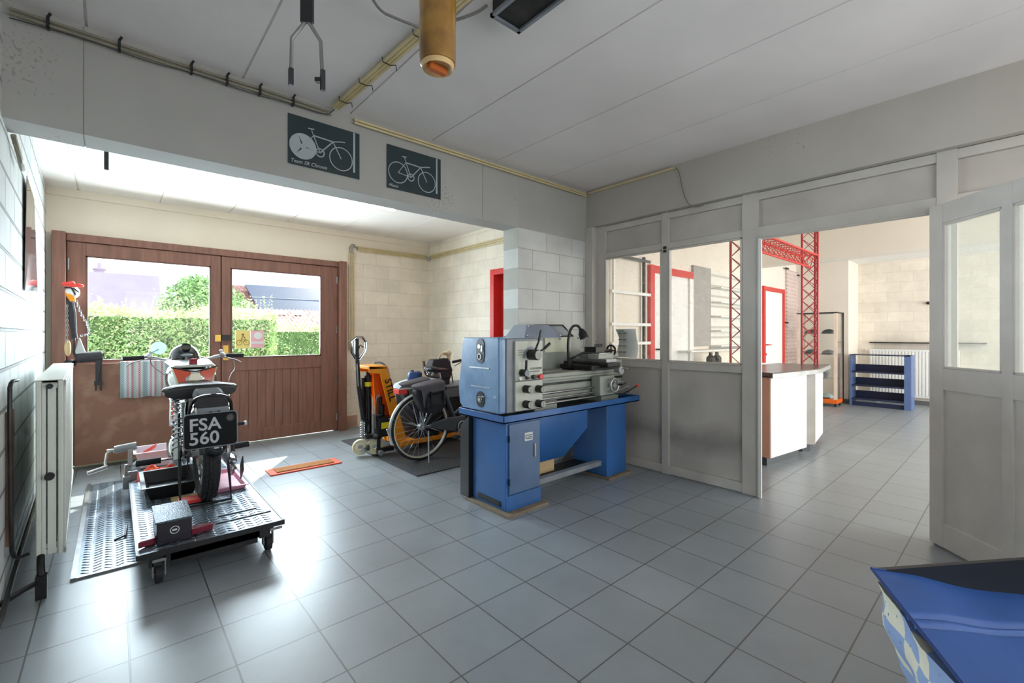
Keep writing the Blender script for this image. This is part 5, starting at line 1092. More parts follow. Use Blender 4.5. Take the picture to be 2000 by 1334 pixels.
obj('steering_axle', B().cyl((2.10, 4.78, .112), (2.20, 5.0, .112), .022).box(2.12, 2.20, 4.86, 4.92, .20, .24), m_darkmetal, PT)
obj('wheel_bracket', B().prism([(2.21, 4.78, .04), (2.25, 4.78, .04), (2.25, 4.78, .24), (2.22, 4.78, .24)], (0, .03, 0)).box(2.22, 2.42, 4.79, 4.84, .04, .09).box(2.18, 2.26, 4.78, 5.0, .20, .23), m_black, PT, bevel=.003)
obj('side_roller', B().cyl((2.24, 4.74, .045), (2.24, 4.78, .045), .032, n=20).cyl((2.08, 4.86, .08), (2.10, 4.90, .08), .026), m_alu, PT, bevel=.004)
obj('side_tube', B().tube([(2.35, 5.19, 1.03), (2.46, 5.19, 1.04), (2.56, 5.19, .93), (2.58, 5.19, .5)], .013, 8, sm=2), m_alu, PT)
# ------------------------------------------------------------------ bicycle with panniers
BK = thing('city_bicycle', 'grey city bicycle with two dark panniers, standing on the rubber mat', 'bicycle', (3.05, 4.32, .012))
def bp(name, b, m, par=BK, **k): return obj(name, b, m, par, **k)
yb = 4.32
bw = spoked(BK, (2.50-3.05, 0, .358), .358, .019, YF, m_tyre, .010, 28, nm='wheel', hub=.035, hw=.03, rim_m=m_alu)
spoked(BK, (3.55-3.05, 0, .358), .358, .019, YF, m_tyre, .010, 28, nm='wheel', hub=.025, hw=.03, rim_m=m_alu)
bp('sidewall_stripe', B().ring((2.50, yb-.018, .37), YF, .325, .006, 48, 6, flat=.3).ring((2.50, yb+.018, .37), YF, .325, .006, 48, 6, flat=.3), m_cream_wheel, bw)
def mud(cx, a0, a1, nm):
    b = B(); rings = []
    for i in range(21):
        a = a0+(a1-a0)*i/20; d = V3((math.sin(a), 0, math.cos(a))); r = []
        for k in range(7): s = k/3-1; r.append(V3((cx, yb, .37))+d*(.382-.014*s*s)+V3((0, s*.027, 0)))
        for k in range(6, -1, -1): s = k/3-1; r.append(V3((cx, yb, .37))+d*(.379-.014*s*s)+V3((0, s*.026, 0)))
        rings.append(r)
    return bp(nm, b.loft(rings), m_alu, bevel=0)
mud(2.50, -PI*.62, .9, 'rear_mudguard'); mud(3.55, -.9, PI*.5, 'front_mudguard')
m_bf = mk('grey_bicycle_paint', (86, 92, 98), .3, .3, var=.05)
b = B().tube([(2.98, yb, .32), (2.74, yb, .88)], .017).tube([(2.98, yb, .32), (3.38, yb, .80)], .020).tube([(2.92, yb, .46), (3.15, yb, .60), (3.36, yb, .86)], .014, sm=1).tube([(3.36, yb, .78), (3.32, yb, .96)], .020)
for s in (-1, 1): b.tube([(2.50, yb+s*.055, .37), (2.98, yb+s*.04, .32)], .009).tube([(2.50, yb+s*.055, .37), (2.80, yb+s*.03, .74)], .008).tube([(3.55, yb+s*.05, .37), (3.44, yb+s*.045, .62), (3.38, yb+s*.02, .76)], .010)
bp('frame', b, m_bf)
bp('chain_case', B().prism([(2.56, yb-.075, .37), (2.62, yb-.075, .41), (2.80, yb-.075, .44), (3.02, yb-.075, .44), (3.08, yb-.075, .34), (3.02, yb-.075, .24), (2.92, yb-.075, .27), (2.62, yb-.075, .34)], (0, .03, 0)), mk('dark_grey_chain_case', (72, 75, 79), .4), bevel=.008)
ck = bp('crank_set', B().ring((2.98, yb-.09, .33), YF, .055, .008, 28, 6).cyl((2.98, yb-.10, .33), (2.98, yb+.08, .33), .018).bar((2.98, yb-.11, .33), (2.86, yb-.11, .24), .02, .012).bar((2.98, yb+.08, .33), (3.10, yb+.08, .42), .02, .012), m_alu)
bp('pedal', B().box(2.81, 2.90, yb-.20, yb-.115, .225, .245), m_black, ck, bevel=.004)
bp('pedal', B().box(3.06, 3.15, yb+.085, yb+.17, .41, .43), m_black, ck, bevel=.004)
bp('seat_post', B().cyl((2.75, yb, .86), (2.725, yb, .955), .013), m_chrome)
rings = []
for x, w_, z, h in ((2.56, .035, .985, .02), (2.58, .085, .99, .03), (2.64, .10, .985, .032), (2.72, .06, .975, .028), (2.80, .025, .975, .02), (2.845, .012, .97, .012)):
    rings.append([V3((x, yb+w_*math.cos(2*PI*k/20), z+h*math.sin(2*PI*k/20)+(.006 if x < 2.7 else 0))) for k in range(20)])
bp('saddle', B().loft(rings), m_black)
bp('saddle_spring', B().helix((2.62, yb-.05, .93), (2.61, yb-.05, .975), .014, .003, 4).helix((2.62, yb+.05, .93), (2.61, yb+.05, .975), .014, .003, 4).tube([(2.60, yb, .93), (2.72, yb, .95), (2.82, yb, .96)], .005), m_chrome)
hb2 = bp('handlebar', B().tube([(3.14, yb-.30, 1.04), (3.26, yb-.28, 1.06), (3.36, yb-.14, 1.07), (3.36, yb+.14, 1.07), (3.26, yb+.28, 1.06), (3.14, yb+.30, 1.04)], .011, 8, sm=2).tube([(3.32, yb, .95), (3.31, yb, 1.05), (3.36, yb, 1.07)], .012), m_chrome)
for s in (-1, 1):
    bp('grip', B().cyl((3.11, yb+s*.305, 1.035), (3.23, yb+s*.288, 1.055), .017), m_rubber, hb2, bevel=.003)
    bp('brake_lever', B().tube([(3.26, yb+s*.27, 1.05), (3.22, yb+s*.30, 1.02), (3.15, yb+s*.32, .985)], .005, 6, sm=1).cyl((3.25, yb+s*.29, 1.07), (3.28, yb+s*.27, 1.09), .018), m_darkmetal, hb2)
bp('rear_rack', B().tube([(2.74, yb-.05, .82), (2.30, yb-.06, .80), (2.25, yb, .80), (2.30, yb+.06, .80), (2.74, yb+.05, .82)], .006, 6).tube([(2.50, yb-.06, .37), (2.38, yb-.06, .80)], .005, 6).tube([(2.50, yb+.06, .37), (2.38, yb+.06, .80)], .005, 6).tube([(2.50, yb-.06, .37), (2.46, yb-.06, .80)], .005, 6).bar((2.30, yb, .80), (2.74, yb, .82), .02, .006), m_alu)
bp('rear_reflector', B().box(2.205, 2.235, yb-.065, yb+.065, .755, .80).box(2.20, 2.30, yb-.066, yb-.062, .752, .804), m_redp, bevel=.004)
bp('mudguard_stay', B().tube([(2.50, yb-.06, .37), (2.14, yb-.03, .50)], .003, 6).tube([(2.50, yb+.06, .37), (2.14, yb+.03, .50)], .003, 6).tube([(2.18, yb, .22), (2.10, yb, .40)], .010), m_alu)
bp('kick_stand', B().tube([(2.55, yb-.07, .33), (2.50, yb-.16, .015)], .008), m_alu)
for s in (-1, 1):
    y = yb+s*.14
    pb = bp('pannier', B().loft([[(2.33, y-.05, .80), (2.64, y-.05, .84), (2.64, y+.05, .84), (2.33, y+.05, .80)], [(2.34, y-.075, .70), (2.66, y-.075, .72), (2.66, y+.05, .72), (2.34, y+.05, .70)], [(2.42, y-.055, .55), (2.60, y-.055, .53), (2.60, y+.05, .53), (2.42, y+.05, .55)]]), m_bag, bevel=.02)
    bp('pannier_flap', B().loft([[(2.36, y-.03, .855), (2.64, y-.03, .90), (2.64, y+.05, .90), (2.36, y+.05, .855)], [(2.32, y-.085, .835), (2.67, y-.085, .87), (2.67, y+.055, .87), (2.32, y+.055, .835)], [(2.44, y-.09, .75), (2.66, y-.09, .77), (2.66, y+.055, .77), (2.44, y+.055, .75)]]), m_bag2, pb, bevel=.012)
    bp('pannier_pocket', B().loft([[(2.44, y-.10, .73), (2.65, y-.10, .74), (2.65, y-.06, .74), (2.44, y-.06, .73)], [(2.43, y-.13, .64), (2.65, y-.13, .64), (2.65, y-.06, .64), (2.43, y-.06, .64)], [(2.47, y-.09, .56), (2.62, y-.09, .55), (2.62, y-.06, .55), (2.47, y-.06, .56)]]), m_bag, pb, bevel=.012)
    bp('buckle_strap', B().box(2.46, 2.475, y-.135, y-.10, .60, .78).box(2.61, 2.625, y-.135, y-.10, .60, .78), m_black, pb)
    bp('folded_strip', B().prism([(2.375, y-.10, .80), (2.44, y-.10, .78), (2.40, y-.10, .62)], (0, .01, 0)), m_bag2, pb)
# things stored behind the bicycle, on the forks
o = thing('storage_crate', 'black plastic crate with grey lid standing on the pallet forks behind the bicycle', 'crate', (3.45, 5.0, .13))
obj('crate_body', tray(3.15, 3.72, 4.78, 5.18, .135, .58, fl=.03, lip=.015), m_black, o)
obj('lid', B().box(3.10, 3.78, 4.73, 5.23, .585, .72).box(3.08, 3.80, 4.71, 5.25, .715, .735), m_bin, o, bevel=.008)
o = thing('storage_crate', 'lower black crate with pale grey cloth lid, between pallet truck mast and bicycle panniers', 'crate', (2.85, 5.0, .13))
obj('crate_body', tray(2.68, 3.02, 4.78, 5.18, .135, .68, fl=.03, lip=.015), m_black, o)
obj('cloth_lid', B().loft([[(2.62, 4.70, .70), (3.04, 4.70, .70), (3.04, 5.24, .70), (2.62, 5.24, .70)], [(2.64, 4.72, .74), (3.04, 4.72, .80), (3.04, 5.22, .80), (2.64, 5.22, .76)], [(2.72, 4.80, .79), (3.0, 4.8, .83), (3.0, 5.15, .83), (2.72, 5.15, .80)]]), mk('pale_grey_cloth', (188, 200, 204), .8, var=.08), o, bevel=.01)
o = obj('blue_canister', B().rev([(0, 0), (.055, 0), (.06, .01), (.06, .10), (.045, .125), (.02, .13), (.02, .15), (0, .15)], (2.76, 4.98, .785), ZF, 24), mk('blue_tin', (52, 84, 140), .35, var=.1)); tag(o, 'small blue tin on the pale grey crate lid behind the bicycle', 'tin')
o = obj('blue_canister', B().rev([(0, 0), (.05, 0), (.055, .01), (.055, .09), (.03, .11), (0, .11)], (2.88, 5.06, .80), ZF, 24), mk('blue_tin_dark', (44, 66, 112), .35, var=.1)); tag(o, 'second darker blue tin, right beside the small blue tin behind the bicycle', 'tin')
o = obj('brown_leather_strap', B().tube([(2.84, 4.85, 1.05), (2.85, 4.84, .96), (2.87, 4.85, .88), (2.95, 4.85, .85), (3.05, 4.84, .87), (3.0, 4.83, .84)], .017, 8, sm=2), mk('brown_leather', (92, 74, 58), .6, var=.15), bevel=0); tag(o, 'brown curved leather strap standing up behind the panniers', 'strap')
o = thing('shoulder_bag', 'black faceted bag on top of the grey crate lid, behind the bicycle saddle', 'bag', (3.15, 4.95, .735))
obj('bag_body', B().loft([[(2.98, 4.86, .84), (3.24, 4.86, .80), (3.24, 5.02, .80), (2.98, 5.02, .84)], [(2.95, 4.85, .93), (3.27, 4.85, .92), (3.27, 5.03, .92), (2.95, 5.03, .93)], [(3.0, 4.88, 1.06), (3.22, 4.88, 1.07), (3.22, 5.0, 1.07), (3.0, 5.0, 1.06)]]), m_bag, o, bevel=.01)
obj('bag_base', B().box(3.02, 3.24, 4.87, 5.0, .736, .86), m_bag, o, bevel=.01)
obj('bag_strap', B().tube([(3.08, 4.9, 1.06), (3.12, 4.88, 1.14), (3.2, 4.88, 1.13), (3.24, 4.9, 1.0)], .010, 8, sm=1), m_cardb, o)
o = thing('bundle_of_sticks', 'thin dark pole with pale wrapped head standing in the crate behind the saddle', 'pole', (3.33, 4.98, .735))
obj('pole', B().tube([(3.36, 4.98, .735), (3.32, 4.98, .95), (3.29, 4.98, 1.12)], .008), m_darkmetal, o)
obj('wrapped_head', B().ball((3.29, 4.98, 1.13), (.045, .03, .04)).ball((3.23, 4.97, 1.13), (.04, .03, .028)).ball((3.30, 4.98, 1.07), (.02, .02, .05)), m_cream_wheel, o)
# ------------------------------------------------------------------ black box with blue sheet, near right
A = V3((1.935, .337, 0)); u_ = V3((.80, -.60, 0)).normalized(); v_ = V3((-.366, -.215, 0)).normalized()
BX = thing('black_storage_box', 'large black board box at the bottom right corner, holding quilt and blue sheet', 'box', tuple(A+u_*.6+v_*.4))
def bxp(a, c, z): return A+u_*a+v_*c+V3((0, 0, z))
KZ = [(.57, .0), (.5, .022), (.4, .058), (.3, .10), (.2, .165), (.1, .25), (0, .32)]
def kz(z):
    for (z1, k1), (z0, k0) in zip(KZ, KZ[1:]):
        if z >= z0: f = min(1, (z1-z)/(z1-z0)); return k1+(k0-k1)*max(0, f)
    return .32
obj('back_board', B().prism([bxp(kz(z)+(.035 if z < .56 else .004), .0, z) for z, k in KZ]+[bxp(1.15, 0, 0), bxp(1.15, 0, .60)], tuple(-v_*.018)), m_black, BX)
obj('far_side_board', B().prism([bxp(1.13, 0, 0), bxp(1.13, .8, 0), bxp(1.13, .8, .30), bxp(1.13, 0, .50)], tuple(u_*.016)), m_black, BX)
obj('bottom_board', B().prism([bxp(.32, .02, 0), bxp(1.12, .02, 0), bxp(1.12, .8, 0), bxp(.32, .8, 0)], (0, 0, .015)), m_black, BX)
def sheet(P, nu, nv, th):
    vs = [P(i/nu, j/nv) for i in range(nu+1) for j in range(nv+1)]; m2 = len(vs)
    vs += [v-V3((0, 0, th)) for v in vs]; fs = [(i*(nv+1)+j, (i+1)*(nv+1)+j, (i+1)*(nv+1)+j+1, i*(nv+1)+j+1) for i in range(nu) for j in range(nv)]
    fs += [tuple(reversed([m2+k for k in f])) for f in fs]
    bd = [j for j in range(nv+1)]+[i*(nv+1)+nv for i in range(1, nu+1)]+[nu*(nv+1)+j for j in range(nv-1, -1, -1)]+[i*(nv+1) for i in range(nu-1, 0, -1)]
    for a, c in zip(bd, bd[1:]+bd[:1]): fs.append((a, c, m2+c, m2+a))
    return B().add(vs, fs)
E1 = V3((2.434, .004, .44)); A1 = A+V3((0, 0, .578))
def tarpP(s, t):
    l = A1+v_*(1.0*t)+V3((0, 0, -.075*t)); r = E1+(E1-A1)*.25+V3((-.15, -1.0, 0))*t+V3((0, 0, -.06*t)); r.z = .42-.05*t
    p = l.lerp(r, s)
    wr = .010*math.sin(11*s+4*t)*math.sin(7*t+3*s+1)*min(1, s*4)*min(1, t*5)+.006*math.sin(25*s*t+9*s)*min(1, s*4)
    seam = -.012*math.exp(-((t-.235-.02*s)/.010)**2)-.012*math.exp(-((t-.275-.02*s)/.008)**2)-.014*math.exp(-((t-.56-.04*s)/.012)**2)
    return p+V3((0, 0, wr+seam-.05*math.sin(PI*min(1, s))*t*.3+.012*math.exp(-((s-.03)/.015)**2)*0))
rings = []
for i in range(15):
    z = .02+(.545-.02)*i/14; k = kz(z); b_ = .018*math.sin(PI*i/14*1.0)+.010*math.sin(5*z*7)
    c = [bxp(k-.004, .02, z), bxp(k*.9-.03+max(0, z-.42)*.6, .85, z*.86), bxp(1.05, .78, z*.60), bxp(1.07, .03, z*.62)]
    ring_ = []
    for q in range(4):
        p, n_ = c[q], c[(q+1) % 4]
        for j in range(14):
            f = j/14; pt = p.lerp(n_, f)
            if q == 0: pt = pt-u_*(b_+.012*math.sin(PI*f)+.010*math.sin(9*f+8*z)+.006*math.sin(23*f))
            ring_.append(pt)
    rings.append(ring_)
o = obj('patchwork_quilt', B().loft(rings), m_quilt, ang=80); tag(o, 'pale patchwork quilt bulging out from under the blue nylon sheet', 'quilt')
ts = obj('blue_nylon_sheet', sheet(tarpP, 90, 120, .006), m_tarp); tag(ts, 'blue nylon sheet with welted seams spread over the quilt at the bottom right', 'sheet')
b = B().tube([tarpP(0, t/24)+V3((0, 0, .001)) for t in range(25)], .005, 6).tube([tarpP(s/24, 0)+V3((0, 0, .001)) for s in range(25)], .0035, 6)
obj('piping', b, mk('dark_blue_piping', (24, 58, 120), .5), ts)
# ------------------------------------------------------------------ showroom
CT = thing('shop_counter', 'white laminate shop counter with dark top seen through the open partition door', 'counter', (6.0, 1.9, 0))
def poly(pts, z0, z1): return B().prism([(x, y, z0) for x, y in pts], (0, 0, z1-z0))
obj('counter_body', poly([(5.06, 1.70), (5.86, 1.60), (5.95, 2.1), (5.16, 2.22)], .10, .93), m_shop_w, CT, bevel=.003)
obj('counter_end_panel', B().prism([(5.052, 1.705, .10), (5.152, 2.22, .10), (5.152, 2.22, .93), (5.052, 1.705, .93)], (-.008, 0, 0)), m_copper, CT)
obj('counter_wing', poly([(6.02, 1.66), (6.10, 1.585), (6.85, 1.69), (6.85, 2.1), (6.02, 2.1)], .10, .93), m_shop_w, CT, bevel=.003)
obj('wing_shade_face', B().prism([(6.015, 1.662, .10), (6.098, 1.583, .10), (6.098, 1.583, .93), (6.015, 1.662, .93)], (-.006, -.006, 0)), mk('shade_toned_laminate', (176, 170, 162), .4), CT)  # shade on the white wing's angled side, put in as a greyer face
obj('recess_panel', poly([(5.86, 1.75), (6.02, 1.75), (6.02, 1.78), (5.86, 1.78)], 0, .93), m_grey_pl, CT)
obj('plinth', poly([(5.12, 1.76), (5.80, 1.67), (5.88, 2.05), (5.2, 2.15)], 0, .10), m_grey_pl, CT); obj('plinth', poly([(6.06, 1.70), (6.13, 1.64), (6.78, 1.74), (6.78, 2.05), (6.06, 2.05)], 0, .10), m_grey_pl, CT)
tb = [(4.98, 1.66), (5.92, 1.535), (6.12, 1.53), (7.05, 1.66), (6.88, 1.75), (6.80, 2.2), (5.2, 2.32)]
obj('counter_top', poly(tb, .945, .985), m_shop_t, CT, bevel=.004)
obj('top_edge_strip', poly([(4.975, 1.655), (5.92, 1.53), (6.12, 1.525), (7.06, 1.655), (7.04, 1.668), (6.12, 1.54), (5.92, 1.545), (4.99, 1.67)], .93, .975), m_alu, CT)
def truss(b, p, q, size, seg, tri):
    p = V3(p); q = V3(q); d = (q-p).normalized(); n = max(2, round((q-p).length/seg)); C = []
    for o_ in tri: b.cyl(p+V3(o_), q+V3(o_), .013, n=8)
    for a, c in ((0, 1), (1, 2), (2, 0)):
        for i in range(n):
            s, e = (p.lerp(q, i/n), p.lerp(q, (i+1)/n))
            k = (a, c) if i % 2 == 0 else (c, a)
            b.cyl(s+V3(tri[k[0]]), e+V3(tri[k[1]]), .0045, n=5); b.cyl(s+V3(tri[k[1]]), e+V3(tri[k[0]]), .0045, n=5)
    return b
T3 = [(-.085, .085, 0), (-.06, -.09, 0), (.09, -.02, 0)]
t = thing('red_truss', 'dark red lattice truss, two columns joined by a horizontal beam over the counter', 'truss', (5.8, 1.86, 0))
obj('truss_column', truss(B(), (7.0, 1.86, 0), (7.0, 1.86, 2.99), .18, .17, T3), m_red_truss, t)
obj('truss_column', truss(B(), (4.76, 1.86, 0), (4.76, 1.86, 2.99), .18, .17, T3), m_red_truss, t)
obj('truss_beam', truss(B(), (4.80, 1.86, 2.36), (6.96, 1.86, 2.36), .18, .17, [(0, .085, .06), (0, -.085, .06), (0, 0, -.09)]), m_red, t)
# glass display cabinet
VT = thing('display_cabinet', 'tall glass display cabinet with orange base and dark helmets beside the far pier', 'display cabinet', (10.42, 2.62, 0))
obj('cabinet_base', B().box(10.2, 10.62, 2.29, 2.95, .06, .14), m_orange_d, VT, bevel=.004)
obj('cabinet_top', B().box(10.19, 10.63, 2.28, 2.96, 1.78, 1.80), m_black, VT)
obj('corner_post', B().box(10.2, 10.225, 2.29, 2.345, .14, 1.78).box(10.2, 10.225, 2.905, 2.95, .14, 1.78).box(10.595, 10.62, 2.29, 2.33, .14, 1.78).box(10.595, 10.62, 2.91, 2.95, .14, 1.78), mk('pale_maple_post', (230, 208, 190), .4), VT, bevel=.003)
obj('glass_side', B().box(10.204, 10.208, 2.345, 2.905, .14, 1.78).box(10.23, 10.59, 2.292, 2.296, .14, 1.78), m_glass, VT)
obj('edge_strip', B().box(10.59, 10.63, 2.275, 2.29, .06, 1.80), m_black, VT)
for z in (.52, .98, 1.38): obj('glass_shelf', B().box(10.22, 10.6, 2.31, 2.93, z, z+.008), m_glass, VT)
for i in range(4): obj('caster', B().cyl((10.25+.32*(i % 2), 2.33+.55*(i//2)-.012, .03), (10.25+.32*(i % 2), 2.33+.55*(i//2)+.012, .03), .03), m_black, VT)
m_hel = mk('dark_grey_helmet_shell', (70, 72, 76), .4, var=.1)
def cap(x, y, z, lab, r=.12, m=None):
    b = B().rev([(r*math.cos(a), r*.75*math.sin(a)+.0) for a in [PI/2*k/8 for k in range(9)]], (x, y, z), ZF, 20)
    b.rev([(r, 0), (r-.01, 0), (r-.012, .02), (0, r*.7)], (x, y, z), ZF, 20)
    o = obj('helmet', b, m or m_hel); tag(o, lab, 'helmet', 'helmets in the display cabinet'); 
    obj('helmet_peak', B().prism([(x-.16, y-.06, z+.005), (x-.16, y+.06, z+.005), (x-.06, y+.09, z+.02), (x-.06, y-.09, z+.02)], (0, 0, .006)), m_hel, o)
    return o
cap(10.40, 2.47, 1.39, 'dark helmet on the upper glass shelf, right side, nearest the corner post'); cap(10.40, 2.76, 1.39, 'dark helmet on the upper glass shelf, left side, behind the red truss')
cap(10.40, 2.47, .99, 'grey helmet on the second glass shelf, right side', m=mk('mid_grey_helmet', (120, 120, 116), .4)); cap(10.40, 2.76, .99, 'dark helmet on the second glass shelf, left side, behind the red truss')
cap(10.40, 2.50, .145, 'pale glassy helmet at the bottom of the display cabinet', m=mk('pale_grey_helmet', (168, 178, 176), .3))
o = obj('figurine', B().rev([(0, 0), (.04, 0), (.035, .05), (.05, .10), (.03, .15), (.055, .19), (0, .22)], (10.36, 2.50, .53), ZF, 16), m_greyp); tag(o, 'small grey figurine on the lowest glass shelf of the display cabinet', 'figurine')
# blue shelf unit
SH = thing('shelf_unit', 'low slate blue open shelf unit in front of the far radiator', 'shelf unit', (10.9, 1.78, 0))
obj('side_panel', B().box(10.72, 11.10, 2.18, 2.205, 0, .99), m_shelf_l, SH, bevel=.002); obj('side_panel', B().box(10.72, 11.10, 1.30, 1.40, 0, .99), m_shelf_l, SH, bevel=.002)
for z in (.12, .38, .64): obj('shelf', B().box(10.73, 11.08, 1.40, 2.18, z, z+.022), m_shelf, SH)
obj('shelf', B().box(10.72, 11.10, 1.32, 2.2, .975, .99), m_shelf, SH)
for z in (.12, .38, .64): obj('back_strip', B().box(11.075, 11.09, 1.40, 2.18, z+.02, z+.15), m_shelf, SH)
obj('shelf_plinth', B().box(10.78, 10.80, 1.40, 2.18, 0, .08), m_shelf, SH)
R2 = thing('wall_radiator', 'white ribbed radiator under a dark ledge on the far showroom wall', 'radiator', (11.75, 1.5, .12))
obj('radiator_body', B().box(11.70, 11.78, .75, 2.08, .14, 1.08), m_white, R2, bevel=.005)
b = B()
for i in range(26): b.box(11.688, 11.70, .78+i*.05, .81+i*.05, .18, 1.04)
obj('radiator_rib', b, m_white, R2, bevel=.003)
obj('radiator_foot', B().box(11.72, 11.76, 1.9, 1.95, 0, .14).box(11.72, 11.76, .9, .95, 0, .14), m_white, R2)
obj('valve', B().cyl((11.74, 2.10, 1.05), (11.74, 2.14, 1.05), .02), m_white, R2)
o = obj('window_ledge', B().box(11.6, 11.8, .4, 2.06, 1.20, 1.22), m_black); tag(o, 'dark narrow ledge on the far wall above the white radiator', 'ledge')
o = obj('round_plug', B().cyl((11.8, 1.18, 1.98), (11.72, 1.18, 1.98), .03), m_darkmetal, bevel=.004); tag(o, 'dark round knob on the far block wall by the open door', 'knob')
o = obj('slatwall_panel', B().box(10.3, 10.995, 3.165, 3.198, .3, 2.70), m_slat); tag(o, 'pinkish grooved slatwall panel between red framed door and display cabinet', 'wall panel')
b = B()
for i in range(30): b.box(10.3, 11.0, 3.155, 3.166, .33+i*.078, .375+i*.078)
o2 = obj('panel_groove_lip', b, mk('pale_pink_grey_lip', (218, 196, 188), .5), o)
for x, z in ((10.26, 2.70), (10.98, 2.62), (10.24, 1.60)):
    o = obj('wall_bracket', B().box(x-.08, x+.06, 3.13, 3.165, z, z+.03), m_black); tag(o, 'small black bracket %s the grooved slatwall panel' % {2.70: 'at the top left corner of', 2.62: 'at the top right corner of', 1.60: 'half way up, left of'}[z], 'bracket')
# stuff seen through the figured glass
o = obj('grey_panel', B().box(6.34, 6.90, 3.165, 3.195, 1.20, 2.39), mk('grey_felt_board', (168, 164, 160), .8, var=.05)); tag(o, 'tall grey board on the showroom wall, seen through the right figured window', 'board')
WS = thing('wall_shelving', 'white wall shelving with five thin shelves seen through the right figured window', 'shelving', (7.55, 3.1, 1.15))
obj('back_panel', B().box(6.92, 8.2, 3.175, 3.198, 1.15, 2.36), m_slatw, WS)
for z in (1.19, 1.42, 1.64, 1.86, 2.08): obj('shelf', B().box(6.92, 8.2, 3.02, 3.175, z, z+.018), m_white, WS)
obj('end_panel', B().box(8.19, 8.2, 3.02, 3.175, 1.15, 2.36), m_grey_pl, WS)
o = obj('shelf_board', B().box(5.9, 8.2, 2.98, 3.195, 1.13, 1.15), m_white); tag(o, 'long white shelf below the wall shelving behind the figured glass', 'shelf')
for x, nm in ((6.42, 'left'), (6.62, 'right')):
    o = obj('dark_bottle', B().rev([(0, 0), (.06, 0), (.06, .14), (.025, .18), (.025, .22), (0, .22)], (x, 2.95, .985-.085), ZF, 16), m_darkmetal); tag(o, '%s dark bottle on the low cupboard seen through the right figured window' % nm, 'bottle')
o = obj('low_cupboard', B().box(6.2, 8.2, 2.8, 3.15, 0, .90), m_shop_w, bevel=.004); tag(o, 'white low cupboard under the long shelf behind the partition', 'cupboard')
RK = thing('wall_rack', 'white rack with dark perforated upright seen through the left figured window', 'rack', (4.8, 3.12, 0))
obj('upright', B().box(5.0, 5.03, 3.14, 3.17, .3, 2.35), m_darkmetal, RK); obj('upright', B().box(4.36, 4.39, 3.14, 3.17, .3, 2.35), m_white, RK)
for z, m_ in ((2.28, m_grey_pl), (1.86, m_white), (1.48, m_white), (1.25, m_white)): obj('cross_rail', B().box(4.3, 5.12, 3.12, 3.14, z, z+.035), m_, RK)
CA = thing('wall_calendar', 'white paper calendar sheets hanging behind the left figured window', 'calendar', (4.17, 2.82, 1.12))
b = B(); n = 14; vs = []
for i in range(n+1):
    v = i/n
    for j in range(3):
        vs.append((4.16+.02*math.sin(v*5), 2.70+.245*j/2+(.02*math.sin(v*7) if j == 2 else 0), 1.125+.31*v))
fs = [(i*3+j, (i+1)*3+j, (i+1)*3+j+1, i*3+j+1) for i in range(n) for j in range(2)]
cs = obj('calendar_sheet', b.add(vs, fs), m_paper, CA); md = cs.modifiers.new('thick', 'SOLIDIFY'); md.thickness = .002
b = B()
for i in range(4):
    for j in range(2): b.box(4.140, 4.142, 2.82-.0+.0+(.055*j), 2.82+.045+.055*j, 1.155+i*.068, 1.158+i*.068).box(4.140, 4.142, 2.82+(.055*j), 2.82+.045+.055*j, 1.175+i*.068, 1.192+i*.068)
obj('printed_months', b, m_greyp, CA)
obj('printed_header', B().box(4.140, 4.143, 2.85, 2.92, 1.405, 1.42), mk('green_print', (90, 140, 124), .6), CA)
# ------------------------------------------------------------------ outside
def leaves(b, pts, size, rnd):
    vs = []; fs = []
    for p, n in pts:
        s = size*(.6+.8*rnd.random()); t = V3((rnd.uniform(-1, 1), rnd.uniform(-1, 1), rnd.uniform(-1, 1))).normalized()
        u = t; v = t.cross(n+V3((rnd.uniform(-.6, .6), rnd.uniform(-.6, .6), rnd.uniform(-.6, .6))))
        if v.length < 1e-3: continue
        v.normalize(); k = len(vs)
        vs += [p-u*s, p+v*s*.35, p+u*s, p-v*s*.35]; fs.append((k, k+1, k+2, k+3))
    b.add(vs, fs)
def hedge(name, x0, x1, y0, y1, zt, n, lab, seed, rz=0):
    rnd = random.Random(seed); t = thing(name, lab, 'hedge', ((x0+x1)/2, (y0+y1)/2, -.06))
    obj('hedge_core', B().box(x0+.08, x1-.08, y0+.1, y1-.1, -.06, zt-.10), m_core, t, bevel=.05)
    b = B(); b2 = B(); pts = []; p2 = []
    for i in range(n):
        r = rnd.random()
        x = rnd.uniform(x0, x1); z = rnd.uniform(.3, zt); y = y0
        wob = .06*math.sin(3.1*x+seed)+.05*math.sin(5*z+2*x)
        if r < .66: p = V3((x, y0+wob+rnd.uniform(-.03, .12), z)); nn = V3((0, -1, .3))
        elif r < .80: e = rnd.choice((x0, x1)); p = V3((e+rnd.uniform(-.05, .05), rnd.uniform(y0, y1), z)); nn = V3((1 if e == x1 else -1, 0, .3))
        else: p = V3((x, rnd.uniform(y0, y1), zt+wob+rnd.uniform(-.06, .05))); nn = V3((0, 0, 1))
        (p2 if (p.z > zt-.12 or rnd.random() < .25) else pts).append((p, nn))
    for i in range(int((x1-x0)*26)):                        # shoots standing above the clipped top
        x = rnd.uniform(x0, x1); y = rnd.uniform(y0, y1); h = rnd.uniform(.06, .30)*(1+.8*math.sin(2*x+seed)**2); dx = rnd.uniform(-.3, .3)
        for k in range(7): p2.append((V3((x+dx*h*k/7, y, zt+h*k/7)), V3((rnd.uniform(-1, 1), -1, .2))))
    leaves(b, pts, .030, rnd); leaves(b2, p2, .030, rnd)
    obj('foliage', b, m_leaf, t, smooth=False); obj('young_shoots', b2, m_leaf2, t, smooth=False)
    return t
hedge('privet_hedge', -2.2, 2.45, 10.0, 10.8, 1.78, 26000, 'clipped green hedge filling the left garage door window and half the right one', 3)
